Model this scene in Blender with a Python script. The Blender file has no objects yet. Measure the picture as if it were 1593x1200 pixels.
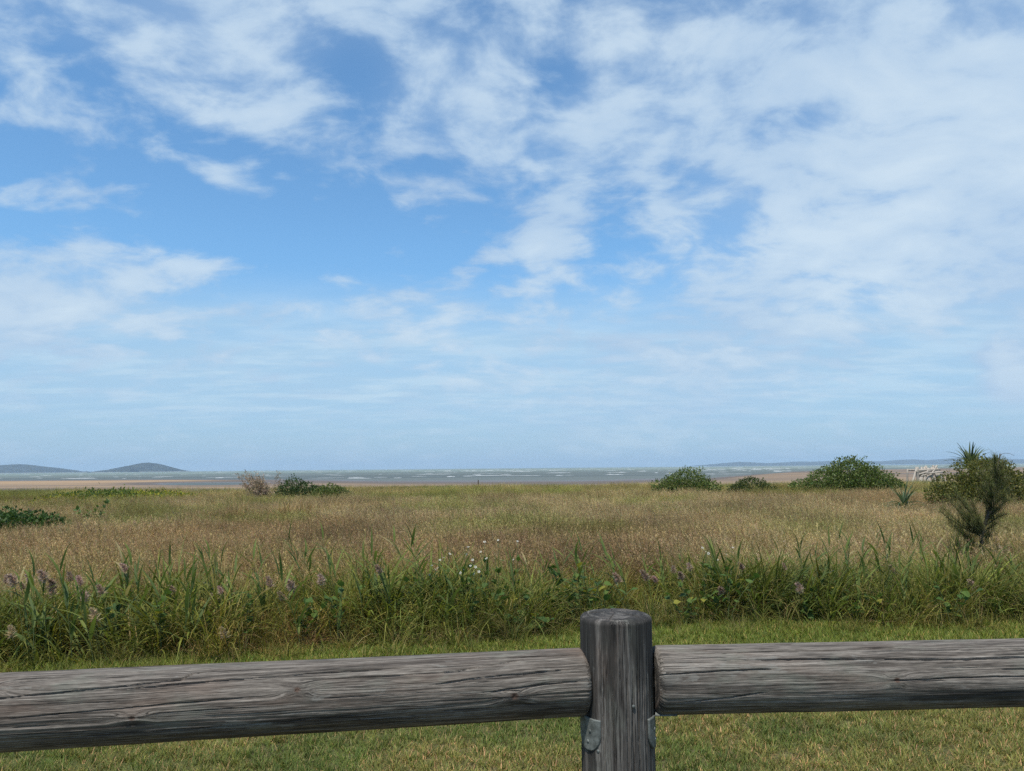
import bpy, math, random
import numpy as np
from mathutils import Vector

sc = bpy.context.scene
COL = sc.collection
R = math.radians
rng = np.random.default_rng(7)
random.seed(7)

# ------------------------------------------------------------------ camera
EYE = 1.35            # metres above the mown lawn
FPX, CX, CY = 1180.0, 796.5, 600.0
PITCH, ROLL = R(6.2), R(0.52)
_R0 = Vector((1, 0, 0)); _F = Vector((0, math.cos(PITCH), math.sin(PITCH)))
_U0 = Vector((0, -math.sin(PITCH), math.cos(PITCH)))
_Rt = _R0 * math.cos(ROLL) - _U0 * math.sin(ROLL)
_U = _U0 * math.cos(ROLL) + _R0 * math.sin(ROLL)
cam_d = bpy.data.cameras.new('camera')
cam = bpy.data.objects.new('camera', cam_d); COL.objects.link(cam)
cam_d.sensor_width = 36.0; cam_d.lens = 36.0 * FPX / 1593.0
cam_d.clip_start = 0.05; cam_d.clip_end = 60000
from mathutils import Matrix
M = Matrix(((_Rt.x, _U.x, -_F.x, 0), (_Rt.y, _U.y, -_F.y, 0), (_Rt.z, _U.z, -_F.z, EYE), (0, 0, 0, 1)))
cam.matrix_world = M
sc.camera = cam


def ray(px, py):
    return _F + _Rt * ((px - CX) / FPX) + _U * ((CY - py) / FPX)


def at(px, py, Y):
    """point seen at photo pixel px,py at Y metres in front"""
    d = ray(px, py)
    return Vector((0, 0, EYE)) + d * (Y / d.y)


def at_depth(px, py, dep):
    return Vector((0, 0, EYE)) + ray(px, py) * dep


def on_z(px, py, z=0.0):
    d = ray(px, py)
    return Vector((0, 0, EYE)) + d * ((z - EYE) / d.z)


# ------------------------------------------------------------------ node helper
class NT:
    def __init__(self, tree):
        self.t = tree; self.n = tree.nodes; self.l = tree.links

    def node(self, typ, **kw):
        n = self.n.new(typ)
        for k, v in kw.items():
            setattr(n, k, v)
        return n

    def put(self, sock, v):
        if v is None:
            return
        if isinstance(v, bpy.types.NodeSocket):
            self.l.new(v, sock)
        else:
            sock.default_value = v

    def m(self, op, a, b=None, c=None, clamp=False):
        n = self.node('ShaderNodeMath', operation=op, use_clamp=clamp)
        for i, v in enumerate((a, b, c)):
            self.put(n.inputs[i], v)
        return n.outputs[0]

    def v(self, op, a, b=None, scale=None):
        n = self.node('ShaderNodeVectorMath', operation=op)
        self.put(n.inputs[0], a)
        if b is not None:
            self.put(n.inputs[1], b)
        if scale is not None:
            self.put(n.inputs['Scale'], scale)
        return n.outputs['Value'] if op in ('LENGTH', 'DISTANCE', 'DOT_PRODUCT') else n.outputs['Vector']

    def noise(self, vec, scale, detail=4.0, rough=0.55, dist=0.0, lac=2.0, color=False):
        n = self.node('ShaderNodeTexNoise')
        self.put(n.inputs['Vector'], vec)
        for k, x in (('Scale', scale), ('Detail', detail), ('Roughness', rough), ('Distortion', dist), ('Lacunarity', lac)):
            self.put(n.inputs[k], x)
        return n.outputs['Color'] if color else n.outputs['Fac']

    def step(self, x, lo, hi, a=0.0, b=1.0, smooth=True):
        n = self.node('ShaderNodeMapRange', interpolation_type='SMOOTHSTEP' if smooth else 'LINEAR')
        n.clamp = True
        for i, q in enumerate((x, lo, hi, a, b)):
            self.put(n.inputs[i], q)
        return n.outputs[0]

    def mix(self, fac, a, b, blend='MIX'):
        n = self.node('ShaderNodeMix', data_type='RGBA', blend_type=blend)
        self.put(n.inputs[0], fac)
        for s, x in ((n.inputs[6], a), (n.inputs[7], b)):
            if isinstance(x, tuple) and len(x) == 3:
                x = x + (1,)
            self.put(s, x)
        return n.outputs[2]

    def ramp(self, fac, stops):
        n = self.node('ShaderNodeValToRGB')
        self.put(n.inputs[0], fac)
        e = n.color_ramp.elements
        while len(e) < len(stops):
            e.new(0.5)
        for q, (p, c) in zip(e, stops):
            q.position = p; q.color = tuple(c) + (1,)
        return n.outputs[0]


# ------------------------------------------------------------------ sky, sun, exposure
SUN_AZ, SUN_EL = R(205), R(67)      # clockwise from the view direction (+Y)
world = bpy.data.worlds.new('World'); sc.world = world
world.use_nodes = True
W = NT(world.node_tree); W.n.clear()
SKY_STRENGTH = 0.10


def build_world():
    sky = W.node('ShaderNodeTexSky', sky_type='NISHITA')
    sky.sun_disc = False; sky.sun_elevation = SUN_EL; sky.sun_rotation = SUN_AZ
    sky.altitude = 0; sky.air_density = 1.0; sky.dust_density = 0.25; sky.ozone_density = 0.8
    D = W.node('ShaderNodeTexCoord').outputs['Generated']
    sep = W.node('ShaderNodeSeparateXYZ'); W.put(sep.inputs[0], D)
    x, y, z = sep.outputs
    zc = W.m('MAXIMUM', z, 0.0)

    def plane(off, sx=1.0, sy=1.0, sh=(0, 0, 0)):
        q = W.m('ADD', zc, off)
        c = W.node('ShaderNodeCombineXYZ')
        W.put(c.inputs[0], W.m('MULTIPLY', W.m('DIVIDE', x, q), sx))
        W.put(c.inputs[1], W.m('MULTIPLY', W.m('DIVIDE', y, q), sy))
        return W.v('ADD', c.outputs[0], sh)

    P = plane(0.32)
    # coverage: where the sky of that day was more or less cloudy
    VS = 1.7
    Ds = W.v('MULTIPLY', D, (1, 1, VS))

    def bump(px, py, rad, amp):
        d = ray(px, py).normalized()
        c = (d.x, d.y, d.z * VS)
        r = W.m('DIVIDE', W.v('DISTANCE', Ds, c), rad)
        return W.m('MULTIPLY', W.m('EXPONENT', W.m('MULTIPLY', W.m('MULTIPLY', r, r), -1.0)), amp)

    cov = None
    for b in CLOUD_BUMPS:
        t = bump(*b)
        cov = t if cov is None else W.m('ADD', cov, t)
    # layer 1: broken altocumulus field, cells about 0.2 of the cloud height across
    warp = W.noise(P, 3.0, 2.0, 0.5, color=True)
    Pw = W.v('ADD', P, W.v('SCALE', W.v('SUBTRACT', warp, (0.5, 0.5, 0.5)), scale=0.16))
    n1 = W.noise(Pw, 2.0, 3.0, 0.5)
    n2 = W.noise(W.v('MULTIPLY', Pw, (0.9, 1.15, 1.0)), 8.5, 7.0, 0.56)
    n3 = W.noise(W.v('ADD', Pw, (7.3, 2.1, 0)), 0.6, 2.0, 0.5)
    f = W.m('ADD', W.m('MULTIPLY', n1, 0.45), W.m('MULTIPLY', n2, 0.75))
    f = W.m('ADD', W.m('ADD', f, W.m('MULTIPLY', n3, 0.2)), -0.2)
    f = W.m('ADD', f, cov)
    dens = W.step(f, 0.43, 0.64)
    # thicker middles a little whiter, undersides bluer
    tone = W.m('ADD', W.m('MULTIPLY', W.m('SUBTRACT', f, 0.45), 0.9), W.m('MULTIPLY', W.noise(W.v('ADD', Pw, (3.1, 9.7, 0)), 2.2, 4.0, 0.5), 0.75))
    ccol = W.ramp(tone, CLOUD_RAMP)
    base = W.v('SCALE', sky.outputs[0], scale=SKY_STRENGTH)
    base = W.v('MULTIPLY', base, SKY_TINT)
    base = W.v('MULTIPLY', base, W.mix(W.step(z, 0.0, 0.30), (0.72, 0.60, 0.66), (1.0, 1.0, 1.0)))
    # layer 2: thin veil low over the horizon, faintly streaked
    Pv = plane(0.05, 0.6, 1.3)
    nv = W.noise(Pv, 0.8, 6.0, 0.58)
    vz = W.m('MULTIPLY', W.step(z, 0.015, 0.085), W.step(z, 0.15, 0.26, 1.0, 0.0))
    veil = W.m('MULTIPLY', vz, W.step(nv, 0.30, 0.62, 0.72, 1.0))
    skyc = W.mix(W.m('MULTIPLY', veil, 0.93), base, W.mix(W.step(W.noise(plane(0.09, 0.7, 1.2, (5, 3, 0)), 2.2, 6.0, 0.6), 0.42, 0.66), VEIL_COL, VEIL_WHITE))
    # low haze band right at the horizon
    hz = W.step(z, 0.0, 0.10, 0.8, 0.0)
    skyc = W.mix(hz, skyc, HORIZON_COL)
    # a thin milky layer that comes with the cloud field
    milk = W.m('MULTIPLY', W.step(W.m('ADD', cov, W.m('MULTIPLY', n3, 0.3)), 0.13, 0.36), 0.7)
    skyc = W.mix(milk, skyc, MILK_COL)
    fade = W.step(z, 0.05, 0.16, 0.35, 1.0)
    out = W.mix(W.m('MULTIPLY', W.m('MULTIPLY', dens, fade), 0.85), skyc, ccol)
    bg = W.node('ShaderNodeBackground')
    W.put(bg.inputs[0], out); bg.inputs[1].default_value = 1.0
    o = W.node('ShaderNodeOutputWorld'); W.l.new(bg.outputs[0], o.inputs[0])


SKY_TINT = (1.05, 1.54, 1.77)
CLOUD_RAMP = [(0.22, (0.38, 0.53, 0.75)), (0.46, (0.50, 0.655, 0.83)), (0.72, (0.66, 0.79, 0.90))]
VEIL_COL = (0.42, 0.63, 0.83)
VEIL_WHITE = (0.54, 0.72, 0.87)
HORIZON_COL = (0.33, 0.55, 0.80)
MILK_COL = (0.42, 0.58, 0.79)
CLOUD_BUMPS = [  # photo px, px, radius, amount
    (230, 320, 0.22, -0.12), (540, 330, 0.18, -0.11), (545, 110, 0.07, -0.08), (860, 120, 0.05, -0.07), (720, 390, 0.10, -0.05),
    (40, 200, 0.14, -0.05), (1330, 60, 0.40, 0.06), (1660, 320, 0.38, 0.14), (1000, 200, 0.20, 0.05), (1000, 300, 0.06, -0.04), (1240, 190, 0.04, -0.06), (960, 370, 0.05, -0.04),
    (250, 60, 0.18, 0.07), (430, 60, 0.10, 0.07), (680, 150, 0.11, 0.09), (220, 420, 0.06, 0.20), (60, 470, 0.09, 0.18), (330, 420, 0.04, 0.12),
    (330, 277, 0.028, 0.20), (85, 305, 0.04, 0.17), (430, 200, 0.06, 0.12), (520, 260, 0.045, 0.12), (1400, 600, 0.12, -0.2),
    (1585, 598, 0.028, 0.5), (1560, 555, 0.025, 0.35), (660, 330, 0.07, 0.10), (600, 465, 0.08, 0.12), (820, 410, 0.08, 0.10), (840, 365, 0.04, 0.1), (40, 185, 0.04, 0.12),
]
build_world()

sun_d = bpy.data.lights.new('sun', 'SUN'); sun = bpy.data.objects.new('sun', sun_d); COL.objects.link(sun)
sun_d.energy = 4.8; sun_d.angle = R(1.5); sun_d.color = (1.0, 0.95, 0.87)
_sd = Vector((math.sin(SUN_AZ) * math.cos(SUN_EL), math.cos(SUN_AZ) * math.cos(SUN_EL), math.sin(SUN_EL)))
sun.rotation_euler = _sd.to_track_quat('Z', 'Y').to_euler()
sun.location = _sd * 50
vs = sc.view_settings
vs.view_transform = 'Standard'; vs.look = 'None'; vs.gamma = 1.0; vs.exposure = 0.0
vs.use_curve_mapping = False
sc.cycles.use_denoising = False
sc.cycles.use_adaptive_sampling = False
sc.cycles.max_bounces = 6; sc.cycles.transparent_max_bounces = 8


# ------------------------------------------------------------------ helpers: numbers, meshes, materials
def vnoise(x, y, seed=0):
    """smooth value noise, 0..1, numpy arrays in"""
    x = np.asarray(x, float); y = np.asarray(y, float)
    tab = np.random.default_rng(1000 + seed).random((256, 256))
    xi = np.floor(x).astype(int); yi = np.floor(y).astype(int)
    fx = x - xi; fy = y - yi
    fx = fx * fx * (3 - 2 * fx); fy = fy * fy * (3 - 2 * fy)
    a = tab[xi & 255, yi & 255]; b = tab[(xi + 1) & 255, yi & 255]
    c = tab[xi & 255, (yi + 1) & 255]; d = tab[(xi + 1) & 255, (yi + 1) & 255]
    return (a * (1 - fx) + b * fx) * (1 - fy) + (c * (1 - fx) + d * fx) * fy


def fbm(x, y, seed=0, oct=4, gain=0.5):
    x = np.asarray(x, float); y = np.asarray(y, float)
    s = 0.0; a = 1.0; t = 0.0
    for i in range(oct):
        s = s + a * vnoise(x * 2 ** i + 17.3 * i, y * 2 ** i + 5.1 * i, seed + i); t += a; a *= gain
    return s / t


def sstep(x, a, b):
    t = np.clip((np.asarray(x, float) - a) / (b - a), 0, 1)
    return t * t * (3 - 2 * t)


def make_mesh(name, verts, faces, col=None, smooth=False, uv=None):
    """verts (N,3); faces (M,3|4) array or list of arrays; col (N,3)"""
    me = bpy.data.meshes.new(name)
    V = np.ascontiguousarray(verts, dtype=np.float32).reshape(-1, 3)
    fl = faces if isinstance(faces, list) else [faces]
    fl = [np.asarray(f, dtype=np.int32) for f in fl if len(f)]
    loops = np.concatenate([f.ravel() for f in fl])
    tot = np.concatenate([np.full(len(f), f.shape[1], np.int32) for f in fl])
    start = np.concatenate([[0], np.cumsum(tot)[:-1]]).astype(np.int32)
    me.vertices.add(len(V)); me.vertices.foreach_set('co', V.ravel())
    me.loops.add(len(loops)); me.loops.foreach_set('vertex_index', loops)
    me.polygons.add(len(tot)); me.polygons.foreach_set('loop_start', start); me.polygons.foreach_set('loop_total', tot)
    if smooth:
        me.polygons.foreach_set('use_smooth', np.ones(len(tot), bool))
    me.update(calc_edges=True)
    if col is not None:
        a = me.attributes.new('col', 'FLOAT_COLOR', 'POINT')
        c = np.ones((len(V), 4), np.float32); c[:, :3] = col
        a.data.foreach_set('color', c.ravel())
    if uv is not None:
        a = me.attributes.new('grain', 'FLOAT_VECTOR', 'POINT')
        a.data.foreach_set('vector', np.ascontiguousarray(uv, np.float32).ravel())
    return me


def link(name, me, mat=None, parent=None):
    o = bpy.data.objects.new(name, me); COL.objects.link(o)
    if mat is not None and me is not None and not me.materials:
        me.materials.append(mat)
    if parent is not None:
        o.parent = parent
    return o


def tag(o, label=None, cat=None, group=None, kind=None):
    for k, v in (('label', label), ('category', cat), ('group', group), ('kind', kind)):
        if v:
            o[k] = v
    return o


def thing(name, loc, label, cat, group=None, rz=0.0):
    o = bpy.data.objects.new(name, None); COL.objects.link(o)
    o.location = loc; o.rotation_euler = (0, 0, rz); o.empty_display_size = 0.1
    return tag(o, label, cat, group)


def grid(nx, ny):
    i = np.arange(nx - 1)[:, None]; j = np.arange(ny - 1)[None, :]
    a = i * ny + j
    return np.stack([a, a + ny, a + ny + 1, a + 1], -1).reshape(-1, 4)


def new_mat(name):
    m = bpy.data.materials.new(name); m.use_nodes = True
    t = NT(m.node_tree); t.n.clear()
    return m, t


def finish(t, shader):
    o = t.node('ShaderNodeOutputMaterial'); t.l.new(shader, o.inputs[0])


def principled(t, color, rough=0.7, spec=0.3, normal=None, metal=0.0):
    b = t.node('ShaderNodeBsdfPrincipled')
    if isinstance(color, tuple):
        color = color + (1,)
    t.put(b.inputs['Base Color'], color); t.put(b.inputs['Roughness'], rough)
    t.put(b.inputs['Specular IOR Level'], spec); t.put(b.inputs['Metallic'], metal)
    if normal is not None:
        t.put(b.inputs['Normal'], normal)
    return b.outputs[0]


def bump(t, h, strength=0.5, dist=0.01):
    b = t.node('ShaderNodeBump'); b.inputs['Strength'].default_value = strength
    b.inputs['Distance'].default_value = dist; t.put(b.inputs['Height'], h)
    return b.outputs[0]


def pos(t):
    return t.node('ShaderNodeNewGeometry').outputs['Position']


# ------------------------------------------------------------------ the lie of the land
SEA_Z = -2.65
VERGE_PX = [(-500, 1085), (0, 1052), (300, 1034), (500, 1018), (800, 1000), (1000, 986), (1200, 978), (1593, 974), (2100, 970)]
_vl = [on_z(px, py, 0.0) for px, py in VERGE_PX]
VX = np.array([p.x for p in _vl]); VY = np.array([p.y for p in _vl])


def verge_y(x):
    """front edge of the unmown grass"""
    return np.interp(x, VX, VY) + 0.42 * (fbm(np.asarray(x) * 1.6, 0 * np.asarray(x), 5) - 0.5)


def land_z(x, y):
    x = np.asarray(x, float); y = np.asarray(y, float)
    far = sstep(y, 7, 14)
    z = far * 0.16 * (fbm(x / 7.0, y / 7.0, 21, 3) - 0.5) + 0.02 * (fbm(x / 0.6, y / 0.6, 25, 2) - 0.5)
    edge = 40.5 + 1.6 * (fbm(x / 6.0, 0 * x, 31, 3) - 0.5)
    z = z + 0.10 * np.exp(-((y - edge + 2.5) / 3.0) ** 2)
    z = z - sstep(y, edge, edge + 24) * 2.25
    return z


def shore_y(u):
    return np.interp(u, [-3, -0.675, -0.45, -0.32, -0.17, 0.09, 0.25, 0.30, 0.38, 0.5, 0.675, 3],
                     [420, 394, 372, 315, 262, 238, 262, 330, 520, 650, 800, 900])


def flat_h(x, y):
    u = x / np.maximum(y, 1)
    h = np.clip((shore_y(u) - y) / 90.0, -2.0, 0.9) * 0.35
    h = h + 0.10 * (fbm(x / 60.0, y / 14.0, 41, 4) - 0.5) * sstep(y, 120, 200)
    h = h - 0.62 * np.exp(-((u + 0.40) / 0.075) ** 2 - ((y - 236) / 27.0) ** 2)          # pool behind the bar
    h = h + 0.20 * np.exp(-((u + 0.62) / 0.28) ** 2 - ((y - 285) / 40.0) ** 2)           # the pale bar
    yc = 290 + (u - 0.25) / 0.095 * 150
    h = h - 0.75 * np.exp(-((y - yc) / (16 + 0.04 * y)) ** 2) * sstep(u, 0.22, 0.26) * (1 - sstep(u, 0.335, 0.36))
    for a, b, c in ((0.46, 430, 14), (0.56, 330, 9), (0.62, 520, 20), (0.52, 600, 18)):
        h = h - 0.35 * np.exp(-((y - b - 120 * (u - a)) / c) ** 2 - ((u - a) / 0.07) ** 2)
    return h


# ground: lawn, field and the low dune down to the tidal flat, one sheet
xs = np.concatenate([np.linspace(-150, -14, 40)[:-1], np.linspace(-14, 14, 150), np.linspace(14, 150, 40)[1:]])
ys = np.concatenate([np.linspace(-30, 1.5, 12)[:-1], np.linspace(1.5, 9, 80), np.linspace(9, 70, 130)[1:]])
X, Y = np.meshgrid(xs, ys, indexing='ij')
m_ground, t = new_mat('soil_and_thatch')
P = pos(t)
n = t.noise(P, 0.7, 5.0); n2 = t.noise(P, 35.0, 4.0)
c = t.mix(n2, (0.075, 0.062, 0.030), (0.17, 0.135, 0.075))
c = t.mix(t.step(n, 0.4, 0.6), c, t.mix(n2, (0.05, 0.06, 0.02), (0.12, 0.12, 0.05)))
finish(t, principled(t, c, 0.9, 0.1, bump(t, n2, 0.8, 0.02)))
o = link('ground', make_mesh('ground', np.stack([X, Y, land_z(X, Y)], -1), grid(*X.shape), smooth=True), m_ground)
tag(o, 'soil of the lawn and field falling to the beach', 'ground', kind='structure')

# tidal flat: sand bars, wet sand and channels
m_sand, t = new_mat('tidal_sand')
P = pos(t)
sp = t.node('ShaderNodeSeparateXYZ'); t.put(sp.inputs[0], P)
nz = t.noise(t.v('MULTIPLY', P, (0.02, 0.07, 1)), 1.0, 6.0, 0.6)
hh = t.m('ADD', t.m('SUBTRACT', sp.outputs[2], SEA_Z), t.m('MULTIPLY', t.m('SUBTRACT', nz, 0.5), 0.22))
wet = t.step(hh, 0.22, 0.42)
c = t.mix(wet, (0.115, 0.092, 0.075), (0.32, 0.215, 0.12))
c = t.mix(t.step(t.noise(t.v('MULTIPLY', P, (0.06, 0.25, 1)), 1.0, 5.0), 0.5, 0.7, 0, 0.5), c, (0.17, 0.13, 0.10))
ro = t.step(hh, 0.02, 0.25, 0.38, 0.95)
finish(t, principled(t, c, ro, 0.25))
th = np.linspace(-75, 75, 420); rr = np.concatenate([np.linspace(50, 330, 170), np.geomspace(333, 1300, 110)])
TH, RR = np.meshgrid(np.radians(th), rr, indexing='ij')
FX, FY = RR * np.sin(TH), RR * np.cos(TH)
FZ = SEA_Z + flat_h(FX, FY)
o = link('tidal_flat', make_mesh('tidal_flat', np.stack([FX, FY, FZ], -1), grid(*TH.shape), smooth=True), m_sand)
tag(o, 'brown tidal sand flat with bars and pools', 'beach', kind='structure')

# sea: one sheet to the horizon, choppy, with whitecaps
m_sea, t = new_mat('choppy_sea')
P = pos(t)
sp = t.node('ShaderNodeSeparateXYZ'); t.put(sp.inputs[0], P)
dist = t.v('LENGTH', P)
w1 = t.noise(t.v('MULTIPLY', P, (0.10, 0.28, 0)), 1.0, 5.0, 0.6)
w2 = t.noise(t.v('MULTIPLY', P, (0.8, 2.2, 0)), 1.0, 3.0, 0.6)
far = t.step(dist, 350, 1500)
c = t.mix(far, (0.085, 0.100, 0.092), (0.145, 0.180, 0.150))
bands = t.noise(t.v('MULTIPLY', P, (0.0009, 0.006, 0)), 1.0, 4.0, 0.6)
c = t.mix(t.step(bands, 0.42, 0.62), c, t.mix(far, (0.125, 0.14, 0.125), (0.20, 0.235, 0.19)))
nb = bump(t, t.m('ADD', w1, t.m('MULTIPLY', w2, 0.25)), 0.55, 1.0)
b = t.node('ShaderNodeBsdfPrincipled')
t.put(b.inputs['Base Color'], c); t.put(b.inputs['Normal'], nb)
b.inputs['Roughness'].default_value = 0.55; b.inputs['Specular IOR Level'].default_value = 0.12
finish(t, b.outputs[0])
th = np.radians(np.linspace(-88, 88, 120)); rr = np.geomspace(120, 10500, 90)
TH, RR = np.meshgrid(th, rr, indexing='ij')
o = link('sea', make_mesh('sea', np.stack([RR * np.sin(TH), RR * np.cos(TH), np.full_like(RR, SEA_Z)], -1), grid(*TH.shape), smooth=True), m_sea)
tag(o, 'choppy grey-green sea with whitecaps', 'sea', kind='structure')

# whitecaps: low breaking crests strewn over the sea, thickest on the outer bar
r = np.random.default_rng(3)
nw = 560
yw = np.exp(r.uniform(math.log(330), math.log(5000), nw)); uw = r.uniform(-1.0, 1.0, nw)
yw[:70] = r.uniform(900, 1500, 70); uw[:70] = r.normal(-0.03, 0.07, 70)
yw[70:120] = r.uniform(700, 1100, 50); uw[70:120] = r.normal(0.30, 0.04, 50)
k = yw > shore_y(uw) + 60
yw, uw = yw[k], uw[k]; nw = len(yw); xw = uw * yw
wl = r.lognormal(0.9, 0.7, nw) * (1 + yw / 700) * 0.8; wh = r.uniform(0.06, 0.21, nw) * (1 + yw / 2500); wd = r.uniform(0.6, 1.6, nw)
tt = np.linspace(-1, 1, 9)
prof = np.sqrt(np.clip(1 - tt ** 2, 0, 1))
jag = 0.55 + 0.45 * r.random((nw, 9))
cx_ = xw[:, None] + tt[None, :] * wl[:, None]
bow = (tt[None, :] ** 2) * wl[:, None] * r.uniform(-0.2, 0.3, (nw, 1)) + r.normal(0, 0.15, (nw, 9))
V = np.stack([np.stack([cx_, yw[:, None] + bow + q * wd[:, None], SEA_Z - 0.02 + zz * prof[None, :] * jag * wh[:, None]], -1) for q, zz in ((-1.0, 0.0), (-0.25, 1.0), (1.0, 0.0))], 2)
b_ = np.arange(nw)[:, None, None, None] * 27 + np.arange(8)[None, :, None, None] * 3 + np.arange(2)[None, None, :, None]
F = (b_ + np.array([0, 3, 4, 1])[None, None, None, :]).reshape(-1, 4)
m_foam, t = new_mat('sea_foam'); finish(t, principled(t, (0.50, 0.52, 0.52), 0.9, 0.1))
o = link('whitecaps', make_mesh('whitecaps', V.reshape(-1, 3), F), m_foam)
tag(o, 'white breaking crests strewn over the choppy sea', 'waves', kind='stuff')

# islands and far hills
m_isl, t = new_mat('island_bush')
P = pos(t)
n = t.noise(P, 0.02, 6.0, 0.65)
c = t.mix(t.step(n, 0.4, 0.62), (0.015, 0.020, 0.016), (0.040, 0.046, 0.032))
sp = t.node('ShaderNodeSeparateXYZ'); t.put(sp.inputs[0], P)
c = t.mix(t.step(t.m('ADD', sp.outputs[2], t.m('MULTIPLY', n, 6.0)), 1.0, 2.5, 1.0, 0.0), c, (0.20, 0.18, 0.16))
finish(t, principled(t, c, 0.9, 0.1))


def island(name, label, prof, Yd, depth, seed, kind='structure'):
    """prof: skyline as photo pixels; the hill is as deep as it is wide, with spurs and gullies"""
    pts = [at(px, py, Yd) for px, py in prof]
    hx = np.array([p.x for p in pts]); hx = hx.mean() + (hx - hx.mean()) * (0.94 if name == 'island' else 1.0); hz = (np.array([p.z for p in pts]) - SEA_Z) * (1.0 if name == 'island' else 0.85)
    x = np.linspace(hx[0], hx[-1], 150); yy = np.linspace(-1, 1, 60)
    GX, GV = np.meshgrid(x, yy, indexing='ij')
    H = np.interp(GX, hx, hz)
    w = (hx[-1] - hx[0])
    r = np.abs(GV) + 0.35 * (fbm(GX / w * 9, GV * 3, seed, 4) - 0.5) * np.abs(GV) * 2
    Z = H * np.clip(1 - r ** 1.6, 0, 1) * (1 + 0.05 * (fbm(GX / w * 40, GV * 8, seed + 3, 3) - 0.5))
    o = link(name, make_mesh(name, np.stack([GX, Yd + GV * depth, SEA_Z - 1.0 + Z * 1.0 + 0.6], -1), grid(*GX.shape), smooth=True), m_isl)
    return tag(o, label, 'island' if name == 'island' else 'hill', kind=kind)


island('island', 'long low wooded island with a flat ridge', [(-330, 737), (-250, 730), (-120, 724), (0, 724), (20, 723), (35, 722), (50, 724), (80, 727), (98, 730), (106, 734), (116, 737.5)], 5200, 420, 60)
island('island', 'single rounded wooded island hill', [(158, 737), (170, 732), (190, 726.5), (208, 723), (222, 720.5), (232, 719.8), (244, 721), (260, 725), (272, 729), (279, 733), (285, 736)], 4700, 260, 64)
island('far_hills', 'faint blue hills on the far shore', [(1085, 724), (1110, 721.5), (1135, 719), (1150, 717.5), (1165, 718), (1190, 720), (1215, 719), (1240, 717), (1260, 717.5), (1290, 716), (1320, 718), (1345, 716), (1370, 717), (1395, 714.5), (1420, 713.5), (1440, 715), (1470, 712.5), (1485, 711), (1500, 713.5), (1530, 713.5), (1570, 713), (1610, 714), (1700, 716), (1900, 722)], 9000, 600, 68)

# the air between here and the islands
m_haze = bpy.data.materials.new('sea_haze'); m_haze.use_nodes = True
t = NT(m_haze.node_tree); t.n.clear()
pv = t.node('ShaderNodeVolumePrincipled')
pv.inputs['Color'].default_value = (0.62, 0.82, 1.0, 1); pv.inputs['Density'].default_value = 1.1e-4
pv.inputs['Anisotropy'].default_value = 0.0
om = t.node('ShaderNodeOutputMaterial'); t.l.new(pv.outputs[0], om.inputs['Volume'])
hv = np.array([(x, y, z) for z in (-5.5, 96.0) for x, y in ((-11000, -160), (11000, -160), (11000, 10800), (-11000, 10800))])
hf = np.array([(3, 2, 1, 0), (4, 5, 6, 7), (0, 1, 5, 4), (1, 2, 6, 5), (2, 3, 7, 6), (3, 0, 4, 7)])
o = link('haze', make_mesh('haze', hv, hf), m_haze)
tag(o, 'thin pale sea haze', 'haze', kind='stuff')


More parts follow.
